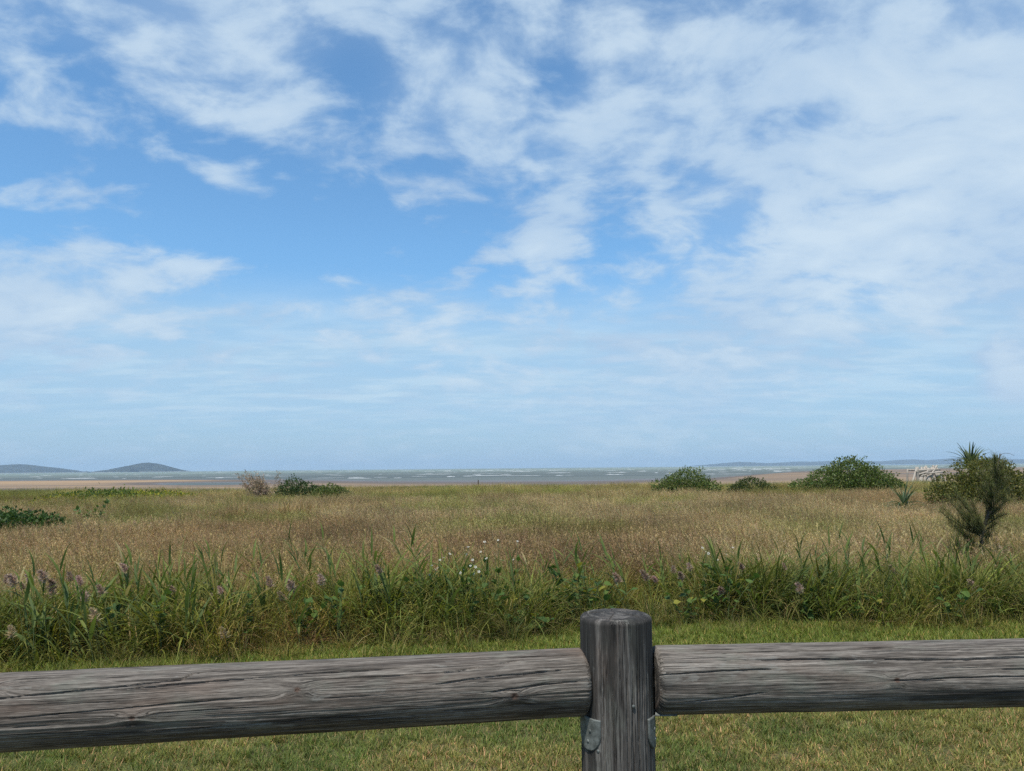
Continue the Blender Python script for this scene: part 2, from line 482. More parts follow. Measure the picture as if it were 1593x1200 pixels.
# ------------------------------------------------------------------ log rail fence
def wood_mat(name, base, light, dark, seed, red=0.0):
    m, t = new_mat(name)
    at_ = t.node('ShaderNodeAttribute', attribute_name='grain').outputs['Vector']
    kn = t.node('ShaderNodeAttribute', attribute_name='col').outputs['Color']
    ks = t.node('ShaderNodeSeparateColor'); t.put(ks.inputs[0], kn)
    off = t.v('ADD', at_, (seed * 3.7, seed * 1.9, seed * 0.7))
    fine = t.noise(t.v('MULTIPLY', off, (9, 300, 300)), 1.0, 5.0, 0.68)
    mid = t.noise(t.v('MULTIPLY', off, (2.2, 75, 75)), 1.0, 5.0, 0.6, 0.3)
    broad = t.noise(t.v('MULTIPLY', off, (1.7, 9, 9)), 1.0, 4.0, 0.55)
    blot = t.noise(t.v('MULTIPLY', off, (6, 14, 14)), 1.0, 6.0, 0.6)
    c = t.ramp(t.m('ADD', t.m('MULTIPLY', mid, 0.48), t.m('MULTIPLY', fine, 0.52)),
               [(0.36, dark), (0.48, base), (0.62, light)])
    c = t.mix(t.step(broad, 0.42, 0.66, 0, 0.6), c, t.mix(t.step(fine, 0.35, 0.65), tuple(x * 0.85 for x in base), light))   # silvered patches
    c = t.mix(t.m('MULTIPLY', t.step(blot, 0.52, 0.68), 0.45), c, (0.155, 0.165, 0.135))                    # pale lichen film
    warm = t.noise(t.v('ADD', t.v('MULTIPLY', off, (3, 12, 12)), (9, 4, 2)), 1.0, 4.0, 0.5)
    c = t.mix(t.m('MULTIPLY', t.step(warm, 0.54, 0.72), 0.35 + red), c, (0.17, 0.115, 0.085))             # bare warmer timber
    fib = t.noise(t.v('MULTIPLY', off, (30, 620, 620)), 1.0, 3.0, 0.7)
    c = t.mix(1.0, c, t.mix(t.step(fib, 0.35, 0.65), (0.68, 0.67, 0.66), (1.28, 1.27, 1.25)), 'MULTIPLY')      # single fibres
    rub = t.noise(t.v('ADD', t.v('MULTIPLY', off, (4.5, 15, 15)), (2, 6, 3)), 1.0, 7.0, 0.68)
    c = t.mix(t.step(rub, 0.585, 0.625, 0.0, 0.55), c, (0.215, 0.205, 0.180))                               # rubbed pale patches
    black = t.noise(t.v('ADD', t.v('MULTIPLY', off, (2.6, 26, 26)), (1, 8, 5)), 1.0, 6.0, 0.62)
    mould_shade = t.step(t.m('ADD', t.m('ADD', black, t.m('MULTIPLY', t.m('SUBTRACT', fine, 0.5), 0.35)), t.m('MULTIPLY', ks.outputs[0], 0.35)), 0.66, 0.82)
    c = t.mix(t.m('MULTIPLY', mould_shade, 0.8), c, (0.022, 0.021, 0.019))                                       # black mould, plus shade painted at the right rail's post end
    c = t.mix(t.m('MULTIPLY', ks.outputs[1], 0.85), c, t.mix(fine, (0.05, 0.03, 0.022), (0.13, 0.075, 0.05)))  # knots
    ln = t.noise(t.v('ADD', t.v('MULTIPLY', off, (1.1, 105, 105)), (4, 1, 7)), 1.0, 2.0, 0.5)
    line = t.step(t.m('ABSOLUTE', t.m('SUBTRACT', ln, 0.5)), 0.004, 0.022, 1.0, 0.0)
    line = t.m('MULTIPLY', line, t.step(t.noise(t.v('MULTIPLY', off, (5, 22, 22)), 1.0, 3.0), 0.40, 0.55))
    c = t.mix(t.m('MULTIPLY', line, 0.75), c, (0.018, 0.016, 0.014))                                       # hairline checks
    h = t.m('SUBTRACT', t.m('ADD', t.m('MULTIPLY', fine, 0.5), t.m('MULTIPLY', mid, 0.9)), t.m('MULTIPLY', line, 1.2))
    finish(t, principled(t, c, 0.82, 0.22, bump(t, h, 0.75, 0.004)))
    return m


m_rail = wood_mat('weathered_rail_timber', (0.108, 0.092, 0.077), (0.235, 0.210, 0.180), (0.033, 0.027, 0.022), 1)
m_rail2 = wood_mat('weathered_rail_timber_pale', (0.120, 0.104, 0.088), (0.255, 0.230, 0.200), (0.037, 0.031, 0.026), 2)
m_post = wood_mat('weathered_post_timber', (0.083, 0.074, 0.066), (0.19, 0.178, 0.160), (0.024, 0.021, 0.019), 3)
m_galv, t = new_mat('galvanised_steel')
n = t.step(t.noise(pos(t), 45.0, 7.0, 0.7), 0.32, 0.68)
finish(t, principled(t, t.mix(n, (0.085, 0.093, 0.085), (0.20, 0.215, 0.20)), 0.65, 0.35, bump(t, n, 0.2, 0.002), 0.3))


def log(length, r0, r1, cracks, knots, seed, ns=520, nt=300, round_top=0.0, mould_shade=None, rs=None):
    """log along +X from 0 to length; angle 0 is up (+Z), 90 deg is -Y (towards the viewer)"""
    s = np.linspace(0, length, ns); na = int(nt * 0.76)
    th = np.concatenate([np.linspace(-0.45, 3.15, na, endpoint=False), np.linspace(3.15, 2 * np.pi - 0.45, nt - na, endpoint=False)])   # finer on the side people see
    S, T = np.meshgrid(s, th, indexing='ij')
    rad = r0 + (r1 - r0) * S / length
    rm = 0.5 * (r0 + r1)
    cx, cy = np.cos(T) * 2 + 10, np.sin(T) * 2 + 10
    rad = rad * (1 + 0.028 * (fbm(cx + S * 0.7, cy + S * 0.5, seed) - 0.5) + 0.012 * np.sin(3 * T + S * 2))
    # grain coordinate, bent round the knots
    GT = T * rm
    GT = GT + 0.016 * (fbm(S * 1.3 + 3, T * 0.8 + 3, seed + 41, 3) - 0.5) + 0.004 * (fbm(S * 6 + 3, T * 3 + 3, seed + 43, 2) - 0.5)
    K = np.zeros_like(S)
    for ks, kt, kr in knots:
        da = (np.angle(np.exp(1j * (T - kt)))) * rm
        d2 = (da / kr) ** 2 + ((S - ks) / (kr * 2.4)) ** 2
        GT = GT + np.sign(da) * kr * 1.4 * np.exp(-d2 / 3.0) * (1 - np.exp(-(da / (0.4 * kr)) ** 2))
        K = np.maximum(K, 1 - sstep(np.sqrt((da / kr) ** 2 + ((S - ks) / (kr * 1.15)) ** 2) + 0.3 * (fbm(da * 90 + 5, (S - ks) * 60 + 5, seed) - 0.5), 0.5, 0.75))
        rad = rad + 0.004 * np.exp(-d2 / 2) - 0.005 * np.exp(-((da / kr) ** 2 + ((S - ks) / kr) ** 2) * 5)
    # ridged grain
    g1 = fbm(S * 4, GT * 170, seed + 7, 3); g2 = vnoise(S * 2.5, GT * 420, seed + 11)
    rad = rad + 0.0024 * (g1 - 0.5) + 0.0014 * (g2 - 0.5)
    # checks and cracks
    for pts, dep, wid in cracks:
        p = np.array(pts)
        o = np.argsort(p[:, 0]); p = p[o]
        c = np.interp(S, p[:, 0], p[:, 1]) + (0.0022 / rm) * (fbm(S * 16, S * 0 + seed, seed + 3, 4) - 0.5) * 2
        da = np.angle(np.exp(1j * (T - c))) * rm
        L = p[-1, 0] - p[0, 0]
        env = sstep(S, p[0, 0], p[0, 0] + 0.2 * L) * (1 - sstep(S, p[-1, 0] - 0.2 * L, p[-1, 0]))
        if p[0, 0] <= 0.005:
            env = 1 - sstep(S, p[-1, 0] - 0.2 * L, p[-1, 0])
        env = env * (0.55 + 0.9 * fbm(S * 14, S * 0, seed + 5, 3))
        prof = np.clip(1 - np.abs(da) / (wid * np.clip(env, 0.45, 1.2)), 0, 1) ** 0.6
        rad = rad - dep * np.clip(env, 0, 1.2) * prof
    # ends: eased edges, then closed with a slightly rough saw cut
    e = np.minimum(S, length - S)
    if round_top:
        e2 = length - S
        q = np.clip(1 - e2 / round_top, 0, 1)
        rad = rad - round_top * (0.7 + 0.9 * fbm(np.cos(T) * 2 + 5, np.sin(T) * 2 + 5, seed + 51, 2)) * (1 - np.sqrt(np.clip(1 - q * q, 0, 1)))
    else:
        rad = rad - 0.012 * np.clip(1 - e / 0.014, 0, 1) ** 2
    Vs = np.stack([S, -np.sin(T) * rad, np.cos(T) * rad], -1)
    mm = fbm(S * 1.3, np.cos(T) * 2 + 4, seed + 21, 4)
    C = np.stack([mm if mould_shade is None else mould_shade(S, T, mm), K, np.zeros_like(K)], -1)
    i = np.arange(ns - 1)[:, None]; j = np.arange(nt)[None, :]
    F = np.stack([i * nt + j, i * nt + (j + 1) % nt, (i + 1) * nt + (j + 1) % nt, (i + 1) * nt + j], -1).reshape(-1, 4)
    V = [Vs.reshape(-1, 3)]; G = [np.stack([S, GT, rad], -1).reshape(-1, 3)]; CC = [C.reshape(-1, 3)]; FF = [F]
    base = ns * nt
    for end in (0, ns - 1):                                   # end grain in rings
        ring0 = end * nt + np.arange(nt)
        prev = ring0
        for k, q in enumerate((0.95, 0.85, 0.7, 0.5, 0.3, 0.12, 0.02)):
            rr = rad[end] * q
            sgn = -1 if end == 0 else 1
            xx = S[end] + sgn * (0.003 * (fbm(np.cos(th) * 6 * q + 9, np.sin(th) * 6 * q + 9, seed + 31) - 0.3) + (0.004 if round_top and end else 0.0) * (1 - q * q) - (sum(0.008 * np.exp(-((np.angle(np.exp(1j * (th - a_)))) / 0.045) ** 2) for a_ in (0.7, 1.9, 3.3, 4.6, 5.5)) * q if round_top and end else 0.0))
            V.append(np.stack([xx, -np.sin(th) * rr, np.cos(th) * rr], -1))
            G.append(np.stack([rr * 0.3, np.full(nt, 0.02) + rr * 2.0, th * 0.02], -1))
            CC.append(np.stack([np.full(nt, 0.75), np.zeros(nt), np.zeros(nt)], -1))
            cur = base + np.arange(nt); base += nt
            a, b, c_, d = prev, np.roll(prev, -1), np.roll(cur, -1), cur
            FF.append(np.stack([a, d, c_, b] if end == 0 else [a, b, c_, d], -1))
            prev = cur
    return np.concatenate(V), np.concatenate(FF), np.concatenate(G), np.concatenate(CC)


def rand_cracks(length, n, seed, lo=0.05, hi=0.35, d=(0.002, 0.005), w=(0.0013, 0.0020)):
    r = np.random.default_rng(seed); out = []
    for _ in range(n):
        a = r.uniform(0, length); L = r.uniform(lo, hi); th = r.uniform(-0.3, 2.7); sl = r.normal(0, 0.10)
        b = min(length, a + L)
        out.append(([(a, th), (b, th + sl * (b - a))], r.uniform(*d), r.uniform(*w)))
    return out


def f2t(f):
    return math.acos(1 - 2 * f) - R(16)


POST = at_depth(957, 1057, 1.945); POST_H = 0.972; POST_R = 0.0925
fence = thing('log_rail_fence', (POST.x, POST.y, 0), 'weathered grey log fence with a round post and two horizontal rails on the lawn', 'fence')


def put_rail(A, B, L, me, mat):
    """place a log mesh (along +X) from A towards B"""
    d = (B - A).normalized()
    up = Vector((0, 0, 1)); up = (up - d * up.dot(d)).normalized()
    yv = up.cross(d)
    o = link('rail', me, mat, fence)
    Mx = Matrix((d, yv, up)).transposed().to_4x4()
    Mx.translation = A - Vector(fence.location)
    o.matrix_local = Mx
    return o


LR = 2.55
# left rail: s runs from its far left end to the post
A = at_depth(911, 1059.5, 1.945); B = at_depth(0, 1109, 1.757)
dL = (B - A).normalized(); Lvis = (B - A).length
far_end = A + dL * LR


def sl(px):
    return LR - Lvis * (911 - px) / 911.0 * (1 + 0.04 * (1 - (911 - px) / 911.0))


ck = [([(sl(-60), f2t(.36)), (sl(0), f2t(.33)), (sl(90), f2t(.30)), (sl(200), f2t(.245)), (sl(279), f2t(.20)), (sl(293), f2t(.12)), (sl(345), f2t(.09))], 0.012, 0.0026),
      ([(sl(150), f2t(.315)), (sl(300), f2t(.25)), (sl(400), f2t(.22)), (sl(520), f2t(.20)), (sl(640), f2t(.19))], 0.011, 0.0023),
      ([(sl(640), f2t(.46)), (sl(760), f2t(.37)), (sl(905), f2t(.32))], 0.007, 0.0018),
      ([(sl(560), f2t(.30)), (sl(700), f2t(.28)), (sl(820), f2t(.14))], 0.005, 0.0016),
      ([(sl(730), f2t(.60)), (sl(830), f2t(.52)), (sl(908), f2t(.50))], 0.006, 0.0018),
      ([(sl(0), f2t(.60)), (sl(250), f2t(.52)), (sl(420), f2t(.47))], 0.005, 0.0017),
      ([(sl(60), f2t(.86)), (sl(300), f2t(.84)), (sl(520), f2t(.80))], 0.006, 0.0022)] + rand_cracks(LR, 46, 4)
kn = [(sl(787), f2t(.66), 0.013), (sl(2), f2t(.20), 0.012), (sl(455), f2t(.42), 0.010), (sl(215), f2t(.66), 0.009), (sl(-180), f2t(.6), 0.012)]
V, F, G, C = log(LR, 0.088, 0.0815, ck, kn, 3, mould_shade=lambda S, T, m: m * (0.10 + 0.35 * (np.sin(S * 5.1 + 2 * T) * 0.5 + 0.5) + 0.75 * np.exp(-((T - 2.2) / 0.5) ** 2) * sstep(vnoise(S * 4, S * 0, 8), 0.3, 0.7)))
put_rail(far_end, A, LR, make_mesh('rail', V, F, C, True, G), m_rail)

# right rail: s runs from the post outwards
A2 = at_depth(1016, 1057.5, 1.955); B2 = at_depth(1593, 1046.5, 2.03)
dR = (B2 - A2).normalized(); Rvis = (B2 - A2).length


def sr(px):
    return Rvis * (px - 1016) / 577.0


ck = [([(sr(1085), f2t(.26)), (sr(1180), f2t(.25)), (sr(1260), f2t(.255)), (sr(1350), f2t(.27)), (sr(1447), f2t(.30)), (sr(1593), f2t(.28)), (sr(1640), f2t(.27))], 0.011, 0.0024),
      ([(0.0, f2t(.44)), (sr(1041), f2t(.43)), (sr(1110), f2t(.40)), (sr(1200), f2t(.38))], 0.008, 0.0020),
      ([(sr(1045), f2t(.16)), (sr(1200), f2t(.13)), (sr(1420), f2t(.12))], 0.005, 0.0017),
      ([(sr(1030), f2t(.84)), (sr(1110), f2t(.78)), (sr(1180), f2t(.70))], 0.005, 0.002),
      ([(sr(1300), f2t(.60)), (sr(1480), f2t(.56)), (sr(1700), f2t(.58))], 0.004, 0.0017)] + rand_cracks(LR, 42, 9)
V, F, G, C = log(LR, 0.083, 0.087, ck, [(sr(1700), f2t(.5), 0.012), (sr(1362), f2t(.58), 0.010)], 13,
                 mould_shade=lambda S, T, m: m * (0.35 + 0.9 * np.exp(-((S - sr(1500)) / 0.22) ** 2 - ((T - 1.9) / 0.55) ** 2) + 0.7 * np.exp(-(S / 0.05) ** 2)))  # mould patch, then gap shade beside the post painted into the rail end
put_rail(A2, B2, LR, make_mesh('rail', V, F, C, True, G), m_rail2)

# post (log stood on end)
ck = [([(0.1, a), (POST_H * 0.99, a + s_)], d_, w_) for a, s_, d_, w_ in
      ((1.05, 0.05, 0.006, 0.002), (1.33, -0.1, 0.004, 0.0016), (1.75, 0.06, 0.003, 0.0015), (2.1, -0.05, 0.005, 0.0017), (0.75, 0.1, 0.004, 0.0015), (2.5, 0.0, 0.004, 0.0018))]
r_ = np.random.default_rng(5)
for _ in range(40):
    a = r_.uniform(0, POST_H * 0.9); L = r_.uniform(0.06, 0.3)
    q = r_.uniform(0, 2 * np.pi)
    ck.append(([(a, q), (a + L, q + r_.normal(0, 0.05))], r_.uniform(0.0015, 0.004), r_.uniform(0.0013, 0.002)))
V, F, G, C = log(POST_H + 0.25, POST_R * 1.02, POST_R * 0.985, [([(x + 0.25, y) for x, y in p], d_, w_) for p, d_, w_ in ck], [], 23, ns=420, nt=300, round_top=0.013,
                 mould_shade=lambda S, T, m: m * (0.75 + 0.7 * sstep(S, POST_H + 0.05, POST_H + 0.22)))
Vp = np.stack([V[:, 2] * 0 + V[:, 1] * 0 + 0, V[:, 0] * 0, V[:, 0]], -1)
# local frame: log angle 0 -> +X, 90 deg -> -Y
Vp = np.stack([V[:, 2], V[:, 1], V[:, 0] - 0.25], -1)
Vp[:, 0] += 0.004 * Vp[:, 2]
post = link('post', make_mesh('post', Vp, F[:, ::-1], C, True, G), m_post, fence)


def nail_mesh(r=0.0042):
    k = 12; a = np.linspace(0, 2 * np.pi, k, endpoint=False)
    V = [np.stack([np.cos(a) * q * r, np.sin(a) * q * r, np.full(k, z)], -1) for q, z in ((1, -0.002), (1, 0.0006), (0.75, 0.0016), (0.1, 0.002))]
    i = np.arange(k); F = []
    for j in range(3):
        F.append(np.stack([j * k + i, j * k + (i + 1) % k, (j + 1) * k + (i + 1) % k, (j + 1) * k + i], -1))
    return make_mesh('nail', np.concatenate(V), np.concatenate(F), smooth=False)


nail_me = nail_mesh(); nail_me.materials.append(m_galv)


def bracket(side, z_top, ang):
    """galvanised strap: a rounded leaf nailed to the post and an arm under the rail end"""
    rp = POST_R + 0.0035; hw = R(25); H = 0.078
    nu, nv = 18, 26
    U_ = np.linspace(-1, 1, nu); Vv = np.linspace(0, 1, nv)
    UU, VV = np.meshgrid(U_, Vv, indexing='ij')
    wsc = np.where(VV < 0.45, 1.0, np.sqrt(np.clip(1 - ((VV - 0.45) / 0.55) ** 2, 0.0, 1)))
    an = ang + UU * wsc * hw            # angle from straight towards the viewer, + to the viewer's right
    z = z_top - VV * H
    outer = np.stack([np.sin(an) * rp + 0.004 * z, -np.cos(an) * rp, z], -1).reshape(-1, 3)
    inner = np.stack([np.sin(an) * (rp - 0.006) + 0.004 * z, -np.cos(an) * (rp - 0.006), z], -1).reshape(-1, 3)
    g = grid(nu, nv); n0 = len(outer)
    ring = np.concatenate([np.arange(nv), (np.arange(1, nu)) * nv + nv - 1, (nu - 1) * nv + np.arange(nv - 2, -1, -1), np.arange(nu - 2, 0, -1) * nv])
    side_f = np.stack([ring, np.roll(ring, -1), np.roll(ring, -1) + n0, ring + n0], -1)
    b = link('bracket', make_mesh('bracket', np.concatenate([outer, inner]), [g, g[:, ::-1] + n0, side_f]), m_galv, fence)
    x0 = side * (POST_R - 0.02); x1 = side * (POST_R + 0.058)
    y0, y1, th_ = -0.030, 0.03, 0.0035
    v = np.array([(x, y, zz) for zz in (z_top - th_, z_top) for x, y in ((x0, y0), (x1, y0), (x1, y1), (x0, y1))])
    f = np.array([(3, 2, 1, 0), (4, 5, 6, 7), (0, 1, 5, 4), (1, 2, 6, 5), (2, 3, 7, 6), (3, 0, 4, 7)])
    if side < 0:
        f = f[:, ::-1]
    link('bracket_arm', make_mesh('bracket_arm', v, f), m_galv, b)
    for zz, q in ((0.030, 0.25), (0.056, 0.05)):
        a = ang - side * hw * q
        nl = link('nail', nail_me, None, b)
        n_ = Vector((math.sin(a), -math.cos(a), 0))
        nl.location = n_ * (rp + 0.0003) + Vector((0.004 * z_top, 0, z_top - zz))
        nl.rotation_euler = n_.to_track_quat('Z', 'Y').to_euler()


zl = A.z - 0.0815 + 0.008; zr = A2.z - 0.083 + 0.008
bracket(-1, zl, -R(58)); bracket(1, zr, R(72))
for px, py in ((983, 1098), (929, 1168)):
    p = at_depth(px, py, 1.86); dx = p.x - POST.x
    nl = link('nail', nail_me, None, fence)
    n_ = Vector((dx, -math.sqrt(max(POST_R ** 2 - dx * dx, 1e-6)), 0)).normalized()
    nl.location = n_ * (POST_R + 0.001) + Vector((0.004 * p.z, 0, p.z))
    nl.rotation_euler = n_.to_track_quat('Z', 'Y').to_euler()


# ------------------------------------------------------------------ grass: blades, tufts, scattering
def veg_mat(name, inst=False, trans=0.35, rough=0.6, spec=0.25, var=0.0):
    m, t = new_mat(name)
    c = t.node('ShaderNodeAttribute', attribute_name='col').outputs['Color']
    if inst:
        ti = t.node('ShaderNodeAttribute', attribute_name='tint', attribute_type='INSTANCER').outputs['Color']
        c = t.mix(1.0, c, ti, 'MULTIPLY')
    if var:
        n = t.noise(pos(t), var, 3.0)
        c = t.mix(1.0, c, t.mix(n, (0.7, 0.72, 0.7), (1.3, 1.28, 1.25)), 'MULTIPLY')
    a = principled(t, c, rough, spec)
    b = t.node('ShaderNodeBsdfTranslucent'); t.put(b.inputs[0], t.mix(1.0, c, (1.15, 1.2, 0.75), 'MULTIPLY'))
    mx = t.node('ShaderNodeMixShader'); mx.inputs[0].default_value = trans
    t.l.new(a, mx.inputs[1]); t.l.new(b.outputs[0], mx.inputs[2])
    finish(t, mx.outputs[0])
    return m


m_grass = veg_mat('grass_blades', True, 0.33, 0.6, 0.18)
m_leaf = veg_mat('plant_leaves', False, 0.33, 0.6, 0.14)
m_dry = veg_mat('dry_grass', True, 0.30, 0.8, 0.1)


def pick(cols, n, r, jit=0.12):
    c = np.array(cols)[r.integers(0, len(cols), n)]
    return np.clip(c * (1 + r.normal(0, jit, (n, 1))) * (1 + r.normal(0, jit * 0.4, (n, 3))), 0.004, 0.9)


def strips(base, az, tilt, curv, length, width, segs, col, prof='blade', twist=None, fold=0.0):
    """n curved ribbons at once; returns verts, quads, colours and the tips"""
    n = len(base)
    t = np.linspace(0, 1, segs + 1)
    ang = tilt[:, None] + curv[:, None] * (t[None, :] ** 1.3)
    ds = length[:, None] / segs
    mid = 0.5 * (ang[:, 1:] + ang[:, :-1])
    hr = np.concatenate([np.zeros((n, 1)), np.cumsum(np.sin(mid) * ds, 1)], 1)
    hz = np.concatenate([np.zeros((n, 1)), np.cumsum(np.cos(mid) * ds, 1)], 1)
    dx, dy = np.cos(az), np.sin(az)
    P = np.stack([base[:, 0:1] + hr * dx[:, None], base[:, 1:2] + hr * dy[:, None], base[:, 2:3] + hz], -1)
    if prof == 'blade':
        w = np.clip(1 - t, 0.04, 1) ** 0.6
    elif prof == 'leaf':
        w = np.clip(np.sin(np.pi * np.clip(t, 0, 1) ** 0.62), 0.05, 1)
    else:
        w = 1 - 0.6 * t
    tw = np.zeros(n) if twist is None else twist
    ca, sa = np.cos(az + np.pi / 2 + tw), np.sin(az + np.pi / 2 + tw)
    W_ = (width[:, None] * w[None, :] * 0.5)
    side = np.stack([ca, sa, np.zeros(n)], -1)[:, None, :] * W_[..., None]
    Lf, Rg = P - side, P + side
    if fold:
        Lf[..., 2] += W_ * fold; Rg[..., 2] += W_ * fold
        V = np.stack([Lf, P, Rg], 2)
        k = 3
    else:
        V = np.stack([Lf, Rg], 2); k = 2
    m = (segs + 1) * k
    b = np.arange(n)[:, None, None] * m + np.arange(segs)[None, :, None] * k
    F = []
    for q in range(k - 1):
        F.append((b + np.array([q, q + 1, k + q + 1, k + q])[None, None, :]).reshape(-1, 4))
    Cc = np.repeat(col, m, 0)
    return V.reshape(-1, 3), np.concatenate(F), Cc, P


class Soup:
    def __init__(self):
        self.v, self.f, self.c, self.n = [], [], [], 0

    def add(self, V, F, C):
        self.v.append(V); self.f.append(F + self.n); self.c.append(C); self.n += len(V)

    def mesh(self, name, mat, smooth=True):
        me = make_mesh(name, np.concatenate(self.v), self.f, np.concatenate(self.c), smooth)
        me.materials.append(mat)
        return me


def flecks(centers, dirs, length, width, col, r):
    """small diamond-shaped leaves or spikelets, one quad each"""
    n = len(centers)
    d = dirs / (np.linalg.norm(dirs, axis=1, keepdims=True) + 1e-9)
    s = np.cross(d, r.normal(size=(n, 3))); s /= (np.linalg.norm(s, axis=1, keepdims=True) + 1e-9)
    L, Wd = length[:, None], width[:, None]
    V = np.stack([centers, centers + d * L * 0.45 + s * Wd * 0.5, centers + d * L, centers + d * L * 0.45 - s * Wd * 0.5], 1)
    F = np.arange(n * 4).reshape(n, 4)
    return V.reshape(-1, 3), F, np.repeat(col, 4, 0)


def blades(S, r, n, rad, h, w, cols, tilt=(0.05, 0.5), curv=(0.2, 1.2), segs=4, prof='blade', lean=None, z0=0.0):
    a = r.uniform(0, 2 * np.pi, n); q = rad * np.sqrt(r.random(n))
    base = np.stack([q * np.cos(a), q * np.sin(a), np.full(n, z0 - 0.01)], -1)
    az = a + r.normal(0, 0.9, n)
    if lean is not None:
        az = np.where(r.random(n) < lean[1], lean[0] + r.normal(0, 0.5, n), az)
    return S.add(*strips(base, az, r.uniform(*tilt, n), r.uniform(*curv, n), r.uniform(*h, n), r.uniform(*w, n), segs, pick(cols, n, r), prof)[:3])


def scatter(name, protos, pts, rot, scl, tint, idx, label, cat):
    """one 'stuff' object: tufts set on points"""
    me = bpy.data.meshes.new(name)
    me.vertices.add(len(pts)); me.vertices.foreach_set('co', np.ascontiguousarray(pts, np.float32).ravel())
    for nm, typ, key, arr in (('rot', 'FLOAT_VECTOR', 'vector', rot), ('scl', 'FLOAT_VECTOR', 'vector', scl), ('tint', 'FLOAT_VECTOR', 'vector', tint), ('idx', 'INT', 'value', idx)):
        a = me.attributes.new(nm, typ, 'POINT')
        a.data.foreach_set(key, np.ascontiguousarray(arr, np.int32 if typ == 'INT' else np.float32).ravel())
    o = link(name, me)
    g = bpy.data.node_groups.new(name, 'GeometryNodeTree')
    g.interface.new_socket('Geometry', in_out='INPUT', socket_type='NodeSocketGeometry')
    g.interface.new_socket('Geometry', in_out='OUTPUT', socket_type='NodeSocketGeometry')
    gi = g.nodes.new('NodeGroupInput'); go = g.nodes.new('NodeGroupOutput'); jn = g.nodes.new('GeometryNodeJoinGeometry')

    def attr(nm, typ):
        n = g.nodes.new('GeometryNodeInputNamedAttribute'); n.data_type = typ; n.inputs[0].default_value = nm
        return n.outputs[0]
    for k, pm in enumerate(protos):
        po = bpy.data.objects.new(name + '_tuft', pm)          # only a source for this node tree, never in the scene
        oi = g.nodes.new('GeometryNodeObjectInfo'); oi.inputs[0].default_value = po
        cmp_ = g.nodes.new('FunctionNodeCompare'); cmp_.data_type = 'INT'; cmp_.operation = 'EQUAL'
        ia = [s for s in cmp_.inputs if s.type == 'INT']
        g.links.new(attr('idx', 'INT'), ia[0]); ia[1].default_value = k
        ip = g.nodes.new('GeometryNodeInstanceOnPoints')
        g.links.new(gi.outputs[0], ip.inputs['Points']); g.links.new(oi.outputs['Geometry'], ip.inputs['Instance'])
        g.links.new(cmp_.outputs[0], ip.inputs['Selection'])
        g.links.new(attr('rot', 'FLOAT_VECTOR'), ip.inputs['Rotation']); g.links.new(attr('scl', 'FLOAT_VECTOR'), ip.inputs['Scale'])
        g.links.new(ip.outputs[0], jn.inputs[0])
    g.links.new(jn.outputs[0], go.inputs[0])
    md = o.modifiers.new('tufts', 'NODES'); md.node_group = g
    return tag(o, label, cat, kind='stuff')


def spread(n, r, y0, y1, half, jitter_far=True):
    """points over the wedge in front of the viewer, even per square metre"""
    y = np.sqrt(r.uniform(y0 ** 2, y1 ** 2, n)); x = r.uniform(-1, 1, n) * half * y
    return x, y


def place(x, y, r, smin, smax, nproto, tint, dz=0.0, lean=0.12):
    n = len(x)
    pts = np.stack([x, y, land_z(x, y) + dz], -1)
    rot = np.stack([r.normal(0, lean, n), r.normal(0, lean, n), r.uniform(0, 2 * np.pi, n)], -1)
    s = r.uniform(smin, smax, n)
    scl = np.stack([s, s, s * r.uniform(0.85, 1.15, n)], -1)
    return pts, rot, scl, tint, r.integers(0, nproto, n)


r = np.random.default_rng(11)
GREEN = [(0.10, 0.135, 0.035), (0.085, 0.125, 0.035), (0.125, 0.15, 0.045), (0.075, 0.105, 0.035)]
STRAW = [(0.30, 0.235, 0.125), (0.24, 0.18, 0.095), (0.36, 0.29, 0.17)]

# ---- mown lawn: short couch grass, some of it dry
protos = []
for k in range(8):
    S = Soup()
    blades(S, r, 10, 0.022, (0.025, 0.060), (0.003, 0.0058), GREEN, (0.1, 0.9), (0.2, 1.3), 3)
    blades(S, r, 2 + (k % 4) * 3, 0.024, (0.02, 0.05), (0.0025, 0.005), STRAW, (0.4, 1.3), (0.0, 1.2), 3)
    if k % 3 == 0:
        blades(S, r, 4, 0.02, (0.03, 0.06), (0.004, 0.006), GREEN, (0.3, 0.9), (0.4, 1.3), 3)
    protos.append(S.mesh('lawn_tuft', m_grass))
x, y = spread(64000, r, 1.5, 6.9, 0.86)
k = y < verge_y(x) + 0.35
x, y = x[k], y[k]
lush = sstep(y, verge_y(x) - 1.3, verge_y(x) - 0.3)
dry = fbm(x * 2.2, y * 2.2, 51, 4)
g = sstep(dry, 0.38, 0.62) * (1 - 0.85 * lush)
tint = np.stack([1.08 + 0.70 * g + 0.22 * lush, 1.05 + 0.30 * g + 0.20 * lush, 0.9 + 0.5 * g - 0.1 * lush], -1) * r.uniform(0.6, 1.4, (len(x), 1)) * np.array([1.18, 1.14, 1.02]) * (0.78 + 0.45 * fbm(x * 7, y * 7, 55, 3))[:, None]
a = place(x, y, r, 0.75, 1.2, 8, tint)
a[2][:] *= (1 + 0.5 * lush)[:, None]
scatter('lawn_grass', protos, *a, 'short mown grass of the lawn under the log fence', 'grass')

